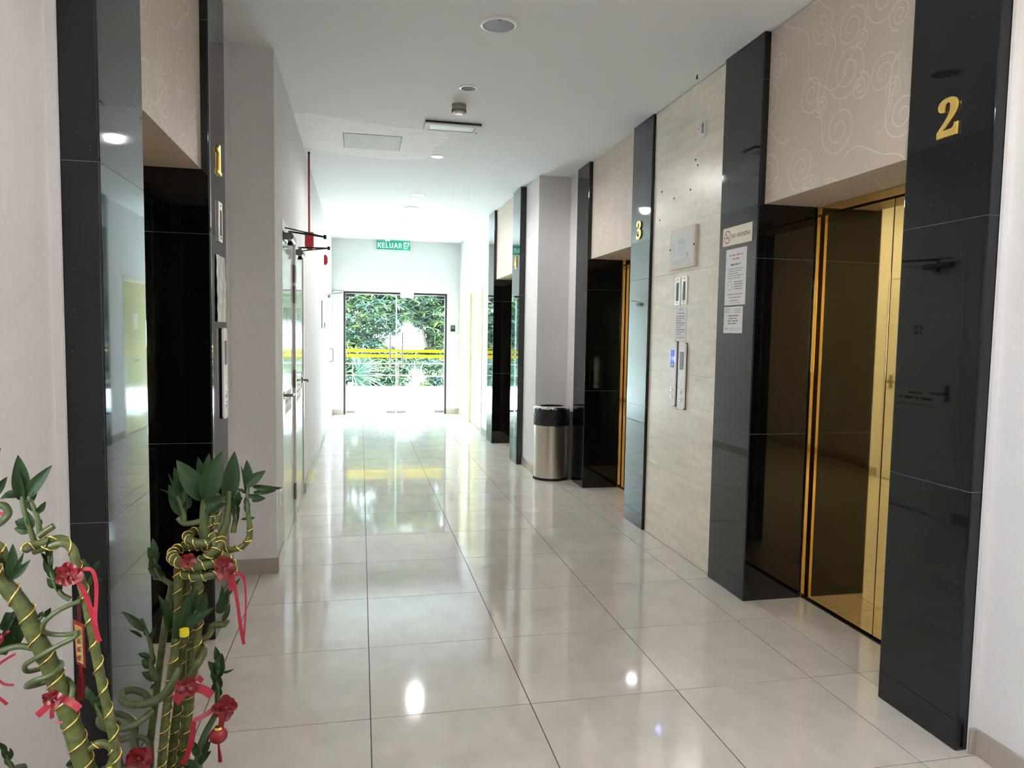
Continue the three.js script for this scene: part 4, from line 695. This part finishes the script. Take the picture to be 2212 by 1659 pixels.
function pot(label, x, z, r, h) {
  const o = thing('plant_pot', label, 'plant pot', [x, 0, z]);
  part(o, 'vessel', lathe([[0.001, 0.004], [r * 0.62, 0.0], [r * 0.72, 0.02], [r * 0.98, h * 0.6], [r * 0.92, h * 0.9], [r, h * 0.95], [r, h], [r * 0.9, h], [r * 0.86, h * 0.9], [r * 0.001, h * 0.88]], 48), pm.pot);
  part(o, 'soil', cyl(r * 0.86, r * 0.86, 0.01, 32, 0, h * 0.93, 0), pm.soil);
}
// --- plant beside the white wall
{
  const z = 1.45; pot('brown glazed pot close to the white wall', -0.42, 1.45, 0.14, 0.5);
  const o = thing('lucky_bamboo', 'lucky bamboo with thick gold-wound cane beside the white wall', 'plant', [-0.42, 0.47, 1.45]);
  const base = (dx, dz) => V(-0.42 + dx, 0.47, 1.45 + dz);
  const down = (x, y, dx, dz) => { const p = onZ(x, y, z), q = base(dx, dz); wpart(o, 'cane', taper([p, p.clone().lerp(q, 0.5), q], () => 0.016, 16, 10), pm.cane); };
  cane(o, z, [[-60, 1190], [-22, 1228], [13, 1266], [50, 1311], [73, 1365], [102, 1423], [126, 1484], [142, 1530], [160, 1581], [176, 1632], [187, 1668]], 29, 37, { wire: 0.034, wireR: 0.0016, nodes: 7 });
  cane(o, z, [[72, 1190], [105, 1180], [138, 1173], [156, 1186], [164, 1214], [178, 1266], [191, 1322], [211, 1430], [228, 1516], [237, 1552], [246, 1600], [252, 1670]], 16, 19, { wire: 0.036, nodes: 9 });
  cane(o, z, [[145, 1168, -0.01], [128, 1163, -0.01], [95, 1172, 0], [60, 1181, 0.01], [58, 1186, 0.02]], 15, 16, { wire: 0.03 });
  cane(o, z, [[84, 1158], [100, 1146], [116, 1136]], 14, 12, {});
  cane(o, z, [[172, 1298, 0.01], [128, 1318, 0.02], [98, 1342, 0.02], [93, 1362, 0.01], [112, 1370, 0], [140, 1371, 0], [166, 1368, 0.01], [162, 1376, 0.02], [125, 1395, 0.02], [84, 1418, 0.02], [54, 1438, 0], [60, 1450, -0.02], [92, 1443, -0.04], [122, 1430, -0.03], [133, 1438, 0.0], [112, 1458, 0.03], [76, 1470, 0.03], [58, 1483, 0.0], [84, 1478, -0.03], [120, 1466, -0.03], [148, 1470, -0.01], [157, 1486, 0], [150, 1520, 0.01]], 9, 11, { name: 'curled_stem', mat: pm.curl, smooth: true });
  cane(o, z, [[-30, 1425], [5, 1405], [40, 1396], [72, 1400]], 12, 12, { name: 'curled_stem', mat: pm.curl, smooth: true });
  cane(o, z, [[192, 1616], [215, 1606], [236, 1610], [245, 1630], [232, 1668]], 15, 15, { wire: 0.025 });
  cane(o, z, [[-30, 1160, -0.02], [0, 1180, -0.02], [10, 1195, -0.02], [0, 1215, -0.02]], 14, 14, { wire: 0.02 });
  cane(o, z, [[-20, 1095], [8, 1092], [18, 1108], [2, 1128], [-20, 1138]], 14, 14, { name: 'curled_stem', mat: pm.curl, smooth: true });
  // crown shoots
  cane(o, z, [[74, 1170], [64, 1140], [52, 1100], [48, 1072]], 11, 9, { name: 'shoot', mat: pm.curl, smooth: true });
  leafAt(o, z, [46, 1078], [39, 982], 30, 0.06, 0.15); leafAt(o, z, [52, 1078], [113, 1004], 24, 0.05, -0.2); leafAt(o, z, [44, 1072], [-2, 1076], 20, 0.3, 0.7); leafAt(o, z, [50, 1082], [34, 1000], 22, 0.02, -0.7); leafAt(o, z, [62, 1090], [80, 1050], 12, 0.05, 0.9);
  cane(o, z, [[86, 1150], [80, 1115], [62, 1072]], 10, 8, { name: 'shoot', mat: pm.curl, smooth: true });
  for (const [b, t, w] of [[[60, 1080], [78, 1108], 14], [[80, 1108], [99, 1083], 13], [[84, 1135], [90, 1122], 8], [[62, 1135], [32, 1125], 22], [[66, 1145], [30, 1142], 18], [[72, 1148], [46, 1143], 10], [[70, 1140], [60, 1105], 14]]) leafAt(o, z, b, t, w, 0.1, rr(-0.5, 0.5));
  for (const [b, t, w] of [[[24, 1248], [28, 1174], 20], [[27, 1250], [66, 1209], 14], [[28, 1248], [52, 1192], 10], [[22, 1245], [6, 1205], 14], [[26, 1256], [10, 1232], 12]]) leafAt(o, z + 0.02, b, t, w, 0.08, rr(-0.4, 0.4));
  shoot(o, z, [[152, 1294], [134, 1285], [118, 1258], [106, 1215], [104, 1200]], 9, 34, 15, 0.45);
  leafAt(o, z - 0.02, [196, 1240], [178, 1206], 11, 0.1, 0.2); leafAt(o, z - 0.02, [196, 1240], [216, 1210], 11, 0.1, -0.2); leafAt(o, z - 0.02, [190, 1268], [200, 1236], 9, 0.1, 0.3);
  for (let i = 0; i < 9; i++) leafAt(o, z - 0.02, [rr(-10, 30), rr(1330, 1420)], [rr(-30, 55), rr(1300, 1400)], rr(18, 30), 0.1, rr(-0.6, 0.6));
  shoot(o, z, [[30, 1668], [22, 1650], [12, 1628]], 5, 24, 12, 0.5); shoot(o, z, [[226, 1556], [212, 1535], [203, 1512]], 5, 26, 16, 0.35); shoot(o, z, [[70, 1345], [88, 1335], [98, 1325]], 4, 18, 11, 0.6); shoot(o, z, [[152, 1665], [158, 1650]], 4, 18, 16, 0.4);
  leafAt(o, z, [-22, 1075], [16, 1030], 18, 0.1, 0.2); leafAt(o, z, [-30, 1010], [2, 968], 12, 0.1, 0.2);
  down(186, 1664, 0.0, 0.02); down(252, 1666, 0.06, 0.0); down(232, 1664, 0.05, -0.03); down(30, 1664, -0.05, 0.0);
  bow('crimson ribbon bow near top of the slim gold-wound cane', z + 0.03, 150, 1240, 22, [[9, [158, 1246], [172, 1262], [186, 1290], [200, 1330], [212, 1378], [216, 1386]], [7, [165, 1232], [196, 1230], [206, 1250], [208, 1290], [206, 1340], [208, 1352]]]);
  bow('red ribbon bow tied low on the thick cane', z + 0.05, 116, 1506, 18, [[13, [114, 1512], [98, 1530], [80, 1546]], [8, [118, 1515], [112, 1538], [113, 1552]], [14, [130, 1508], [155, 1518], [172, 1532]], [4, [118, 1560], [135, 1560]]], 5);
  bow('red ribbon strands at the edge of the wall-side plant', z, -14, 1380, 20, [[5, [-14, 1385], [8, 1372], [20, 1362]], [5, [34, 1412], [10, 1426], [-6, 1438]], [5, [-14, 1460], [10, 1478], [30, 1480]], [6, [-14, 1500], [4, 1512], [16, 1522]], [7, [-20, 1112], [5, 1110], [20, 1112]]], 5);
}
{ // hanging plaque charm
  const z = 1.43, c = onZ(172, 1390, z), k = mpp(z), o = thing('plaque_charm', 'hanging gold plaque charm with red border and tassel', 'ornament', [c.x, c.y, c.z]);
  const s = new THREE.Shape([[-10, 50], [9, 38], [10, -50], [-6, -40]].map(([x, y]) => new THREE.Vector2(x * k, y * k))), s2 = new THREE.Shape([[-7, 41], [6, 33], [7, -42], [-4, -34]].map(([x, y]) => new THREE.Vector2(x * k, y * k)));
  part(o, 'border', new THREE.ExtrudeGeometry(s, { depth: 0.002, bevelEnabled: false }), M({ color: '#7d1d1c', roughness: 0.5 })); const f = new THREE.ExtrudeGeometry(s2, { depth: 0.0026, bevelEnabled: false }); part(o, 'plaque', f, M({ color: '#c69a5c', roughness: 0.45 }));
  const gl = []; for (let i = 0; i < 4; i++) for (const [a, b, w, h] of [[-3, 4, 7, 1.4], [-2, 0, 6, 1.3], [-3, -4, 7, 1.4], [-0.5, 4, 1.3, 9], [-3.5, 2, 1.2, 5]]) gl.push(bx((a) * k, (a + w) * k, (24 - i * 17 + b - h) * k, (24 - i * 17 + b) * k, 0.0026, 0.0031)); part(o, 'raised_marks', gl, M({ color: '#3d2a1c', roughness: 0.6 }));
  wpart(o, 'cord', [rod(onZ(168, 1288, z), onZ(170, 1345, z), 0.0008), rod(onZ(172, 1288, z), onZ(174, 1345, z), 0.0008), rod(onZ(174, 1436, z), onZ(175, 1448, z), 0.0012)], pm.ribbon); tassel(o, z, 175, 1436, 175, 1508, 20);
}
// --- plant before the granite pilaster
{
  const z = 1.12; pot('brown glazed pot before the granite pilaster', -0.36, 1.12, 0.15, 0.42);
  const o = thing('lucky_bamboo', 'bundled straight lucky bamboo with knotted gold-wound top', 'plant', [-0.36, 0.4, 1.12]);
  const straight = [[[[318, 1670], [326, 1590], [336, 1510], [347, 1420], [360, 1330], [372, 1262]], 15, -0.02], [[[347, 1670], [358, 1550], [368, 1470], [380, 1380], [384, 1300], [384, 1225]], 17, 0.02], [[[368, 1670], [381, 1550], [390, 1470], [396, 1380], [400, 1300], [404, 1215]], 18, 0.0], [[[396, 1670], [403, 1590], [413, 1490], [424, 1400], [430, 1320], [428, 1235]], 17, 0.01], [[[382, 1670], [392, 1560], [402, 1470], [410, 1380], [414, 1290], [418, 1210]], 15, -0.03]];
  straight.forEach(([l, w, dz], i) => { cane(o, z + dz, l, w, w * 0.92, { wire: i === 0 ? 0 : 0.034, nodes: 7 }); const p = onZ(l[0][0], l[0][1], z + dz), q = V(-0.36 + (i - 2) * 0.035, 0.4, 1.12 + dz); wpart(o, 'cane', taper([p, p.clone().lerp(q, 0.5), q], () => 0.009, 12, 10), pm.cane); });
  const ell = (cx, cy, rx, ry, a0, a1, n, dep) => Array.from({ length: n + 1 }, (_, i) => { const a = a0 + (a1 - a0) * i / n; return [cx + Math.cos(a) * rx, cy + Math.sin(a) * ry, Math.sin(a) * dep]; });
  // knotted crown of gold-wound stems
  cane(o, z, ell(424, 1200, 52, 22, 0.4, 6.5, 26, 0.045), 18, 19, { wire: 0.016, wireR: 0.0015, nodes: 6, mat: pm.curl });
  cane(o, z, ell(434, 1228, 44, 17, -0.3, 5.6, 24, 0.04), 17, 17, { wire: 0.02, wireR: 0.0014, mat: pm.curl });
  cane(o, z, ell(440, 1160, 36, 14, 1.2, 5.2, 18, 0.03).concat([[462, 1172, 0.02], [470, 1195, 0.03]]), 15, 17, { wire: 0.02, mat: pm.curl });
  cane(o, z, [[432, 1212, 0.03], [455, 1196, 0.04], [472, 1180, 0.03], [480, 1162, 0.0]], 16, 15, { wire: 0.016, wireR: 0.0016, mat: pm.curl });
  cane(o, z, [[470, 1190, 0.03], [492, 1206, 0.02], [504, 1222, 0], [500, 1236, -0.01], [470, 1245, -0.02]], 12, 15, { wire: 0.02, mat: pm.curl });
  cane(o, z, [[478, 1186], [505, 1187], [527, 1178], [539, 1158], [540, 1138]], 13, 12, { wire: 0.022 });
  cane(o, z, [[384, 1118], [396, 1130], [416, 1130], [434, 1126]], 11, 12, { name: 'curled_stem', mat: pm.curl, smooth: true });
  cane(o, z, [[462, 1140], [472, 1120], [474, 1108], [466, 1104], [456, 1120], [452, 1140]], 10, 10, { wire: 0.02 });
  cane(o, z, [[443, 1170], [441, 1120], [444, 1068]], 22, 15, { name: 'shoot', mat: pm.curl, smooth: true }); cane(o, z, [[478, 1158], [489, 1130], [493, 1095], [495, 1060]], 18, 10, { name: 'shoot', mat: pm.curl, smooth: true });
  const L = (b, t, w, bend = 0.1, roll = 0, dz = 0) => leafAt(o, z + dz, b, t, w, bend, roll);
  L([438, 1078], [381, 993], 40, 0.08, 0.15, 0.01); L([445, 1078], [480, 974], 42, 0.06, -0.15, 0.015); L([492, 1080], [507, 974], 34, 0.05, 0.1); L([436, 1072], [428, 986], 26, 0.05, 0.5, -0.02); L([444, 1066], [452, 978], 26, 0.03, -0.3, -0.025); L([430, 1060], [430, 992], 18, 0, 0.9, -0.02); L([446, 1050], [466, 990], 16, 0, 0.6, -0.03); L([442, 1086], [492, 1071], 22, 0.12, 0.3, 0.02); L([444, 1108], [490, 1086], 20, 0.1, -0.4, 0.01); L([488, 1072], [462, 1042], 18, 0.1, 0.4, -0.01); L([490, 1060], [492, 1000], 20, 0.02, 0.8, -0.01);
  cane(o, z, [[397, 1126], [396, 1105], [384, 1072]], 12, 9, { name: 'shoot', mat: pm.curl, smooth: true });
  L([394, 1112], [364, 1046], 30, 0.08, 0.2); L([390, 1096], [347, 1054], 10, 0.2, 0.9); L([396, 1108], [402, 1052], 22, 0.08, -0.4); L([388, 1070], [362, 1022], 9, -0.1, 0.8); L([392, 1066], [376, 1008], 20, 0.05, 0.2, -0.02); L([398, 1100], [412, 1072], 16, 0.1, 0.5); L([384, 1098], [370, 1090], 12, 0.1, 0.3);
  shoot(o, z, [[504, 1150], [509, 1120], [510, 1088]], 9, 30, 16, 0.4);
  cane(o, z, [[540, 1140], [536, 1110], [534, 1075], [538, 1040]], 11, 6, { name: 'shoot', mat: pm.curl, smooth: true });
  L([536, 1052], [533, 993], 20, 0.04, 0.1); L([530, 1050], [574, 1016], 22, 0.06, -0.1, 0.01); L([546, 1050], [611, 1055], 13, 0.22, 0.3); L([548, 1064], [597, 1060], 11, 0.1, 0.2); L([536, 1070], [574, 1076], 12, 0.12, 0.3); L([544, 1082], [574, 1077], 8, 0.1, 0.2); L([534, 1066], [511, 1055], 8, 0.05, 0.4); L([530, 1060], [521, 1006], 8, 0.02, 0.8); L([540, 1045], [552, 1030], 10, 0.05, 0.3); L([537, 1120], [551, 1118], 6, 0.05, 0.2); L([535, 1120], [520, 1122], 6, 0.05, 0.2); shoot(o, z, [[538, 1118], [534, 1095]], 4, 20, 9, 0.4);
  // middle growth
  shoot(o, z, [[370, 1262], [352, 1250], [338, 1232], [333, 1205]], 8, 34, 16, 0.45); wpart(o, 'aerial_stem', taper(path(z, [[330, 1249], [350, 1252], [366, 1256]]), () => 0.0025, 12, 6), pm.curl);
  L([375, 1360], [342, 1284], 20, 0.1, 0.3, 0.02); L([378, 1370], [356, 1292], 22, 0.1, -0.3, 0.01); L([380, 1380], [410, 1282], 30, 0.06, 0.2, 0.04); L([390, 1350], [428, 1272], 24, 0.06, 0.3, 0.03); L([402, 1350], [462, 1312], 22, 0.08, -0.2, 0.05); L([436, 1330], [444, 1276], 16, 0.05, 0.4, 0.02); L([472, 1325], [492, 1275], 22, 0.05, 0.2, 0.02); L([474, 1320], [480, 1262], 14, 0.05, 0.6, 0.02); L([478, 1300], [520, 1248], 12, 0.05, -0.3, 0.02); L([482, 1340], [497, 1304], 12, 0.05, 0.4);
  cane(o, z, [[330, 1425], [325, 1392], [315, 1360], [305, 1336]], 10, 6, { name: 'shoot', mat: pm.curl, smooth: true }); L([312, 1362], [263, 1320], 16, 0.1, 0.1, 0.01); L([306, 1376], [278, 1360], 7, 0.25, 0.3); L([320, 1386], [338, 1350], 9, 0.08, 0.2); L([314, 1372], [312, 1352], 7, 0, 0.2); L([322, 1420], [298, 1412], 12, 0.1, 0.3); L([326, 1440], [306, 1425], 20, 0.1, 0.2); L([328, 1436], [334, 1412], 14, 0.1, -0.3); L([338, 1468], [306, 1452], 18, 0.1, 0.2); L([338, 1478], [324, 1488], 8, 0.1, 0.2);
  cane(o, z, [[338, 1468], [326, 1440], [326, 1420]], 14, 10, { name: 'shoot', mat: pm.curl, smooth: true });
  // rings
  cane(o, z, [[384, 1420, -0.02], [383, 1450, 0.02], [370, 1480, 0.03], [345, 1508, 0.03], [315, 1520, 0.03], [280, 1520, 0.02], [262, 1508, 0], [266, 1494, -0.02], [290, 1490, -0.03], [312, 1498, -0.03], [322, 1512, -0.02]], 18, 15, { name: 'curled_stem', mat: pm.curl, smooth: true });
  cane(o, z, [[330, 1535, 0.02], [300, 1560, 0.04], [275, 1572, 0.05], [240, 1575, 0.04], [216, 1562, 0.02], [222, 1545, -0.01], [250, 1540, -0.03], [275, 1548, -0.03], [290, 1566, -0.01], [290, 1600, 0], [296, 1640, 0], [298, 1672, 0]], 13, 16, { name: 'curled_stem', mat: pm.curl, smooth: true });
  cane(o, z, [[252, 1560, -0.02], [250, 1600, -0.02], [260, 1668, -0.02]], 14, 17, { wire: 0.03 });
  cane(o, z, [[262, 1600], [280, 1592], [305, 1592], [322, 1606], [326, 1635], [322, 1670]], 10, 12, { name: 'curled_stem', mat: pm.curl, smooth: true });
  cane(o, z, [[388, 1382], [410, 1388], [435, 1382], [452, 1370], [458, 1352], [466, 1350], [488, 1346], [488, 1340]], 12, 15, { wire: 0 });
  cane(o, z, [[412, 1490, 0.02], [418, 1450, 0.03], [432, 1425, 0.03], [440, 1400, 0.0], [420, 1395, -0.02]], 16, 16, {});
  for (const [x, y, q] of [[298, 1670, 0], [260, 1666, -0.02], [322, 1668, 0], [428, 1668, 0]]) { const p = onZ(x, y, z + q), t = V(-0.36 + (x - 330) * 0.0005, 0.4, 1.12 + q); wpart(o, 'cane', taper([p, p.clone().lerp(t, 0.5), t], () => 0.008, 12, 8), pm.curl); }
  // side shoot with lantern
  cane(o, z + 0.04, [[426, 1672], [432, 1620], [446, 1580], [462, 1550], [470, 1530]], 20, 10, { name: 'shoot', mat: pm.curl, smooth: true });
  shoot(o, z + 0.04, [[470, 1530], [470, 1490], [470, 1455], [472, 1430]], 10, 34, 17, 0.35); leafAt(o, z + 0.04, [470, 1456], [449, 1428], 17, 0.08, 0.2); leafAt(o, z + 0.04, [476, 1452], [483, 1427], 16, 0.05, -0.2); leafAt(o, z + 0.04, [480, 1452], [506, 1446], 6, 0.4, 0.3); leafAt(o, z + 0.04, [434, 1640], [418, 1600], 12, 0.1, 0.2); leafAt(o, z + 0.04, [438, 1610], [452, 1580], 12, 0.1, 0.2);
  for (const [b, t] of [[[425, 1660], [400, 1640]], [[430, 1650], [456, 1622]], [[428, 1630], [414, 1612]], [[440, 1630], [455, 1600]], [[424, 1665], [396, 1655]]]) leafAt(o, z + 0.05, b, t, 16, 0.1, rr(-0.5, 0.5));
  bow('red foil bow under the gold-wound knot', z + 0.05, 404, 1212, 16, [], 6); 
  bow('red foil bow with long pink streamers right of the knot', z + 0.05, 484, 1222, 20, [[7, [500, 1236], [506, 1262], [514, 1310], [520, 1355], [527, 1392]], [4, [508, 1236], [524, 1246], [531, 1290], [529, 1350], [526, 1390]], [9, [496, 1240], [497, 1262], [500, 1276]], [4, [500, 1246], [520, 1240], [530, 1252]]], 7);
  bow('wide red ribbon bow tied round the straight canes', z + 0.06, 405, 1482, 20, [[22, [402, 1488], [390, 1500], [378, 1516]], [17, [420, 1484], [440, 1490], [458, 1502]], [14, [428, 1472], [436, 1462]]], 5);
  bow('small red bow loop behind the straight canes', z - 0.03, 436, 1414, 9, [], 3);
  bow('red ribbon bow low in the front of the plant', z + 0.08, 300, 1640, 24, [[10, [300, 1645], [296, 1670]]], 9);
  bow('red ribbon bow above the hanging red lantern', z + 0.06, 488, 1530, 22, [[10, [466, 1528], [450, 1540], [430, 1552], [418, 1556]], [11, [418, 1556], [414, 1600], [400, 1640], [394, 1650]]], 7);
  { const c = onZ(472, 1588, z + 0.07), k = mpp(z + 0.07), l = thing('red_lantern', 'small red ball lantern hanging on the side shoot', 'ornament', [c.x, c.y, c.z]);
    const g = new THREE.SphereGeometry(18 * k, 28, 20); g.scale(1, 0.9, 1); part(l, 'ball', g, pm.lantern); part(l, 'gold_cap', cyl(9 * k, 7 * k, 5 * k, 16, 0, 16 * k, 0), pm.wire); part(l, 'bottom_cap', cyl(3 * k, 4 * k, 4 * k, 12, 0, -17 * k, 0), pm.lantern);
    wpart(l, 'strap', ribbonGeo([onZ(477, 1538, z + 0.07), onZ(479, 1556, z + 0.07), onZ(476, 1574, z + 0.07)], 11 * k), pm.ribbon); tassel(l, z + 0.07, 472, 1606, 476, 1644, 8); }
  { const c = onZ(398, 1366, z + 0.06), k = mpp(z + 0.06), l = new THREE.Mesh(cyl(9 * k, 9 * k, 14 * k, 18), M({ color: '#c9b81e', roughness: 0.4 })); l.name = 'yellow_tag'; l.position.copy(c); scene.add(l); tag(l, 'small yellow tag wrapped round a straight cane', 'tag'); }
}
scene.traverse((o) => { if (o.isMesh) { o.castShadow = true; o.receiveShadow = true; } });
renderer.render(scene, camera);
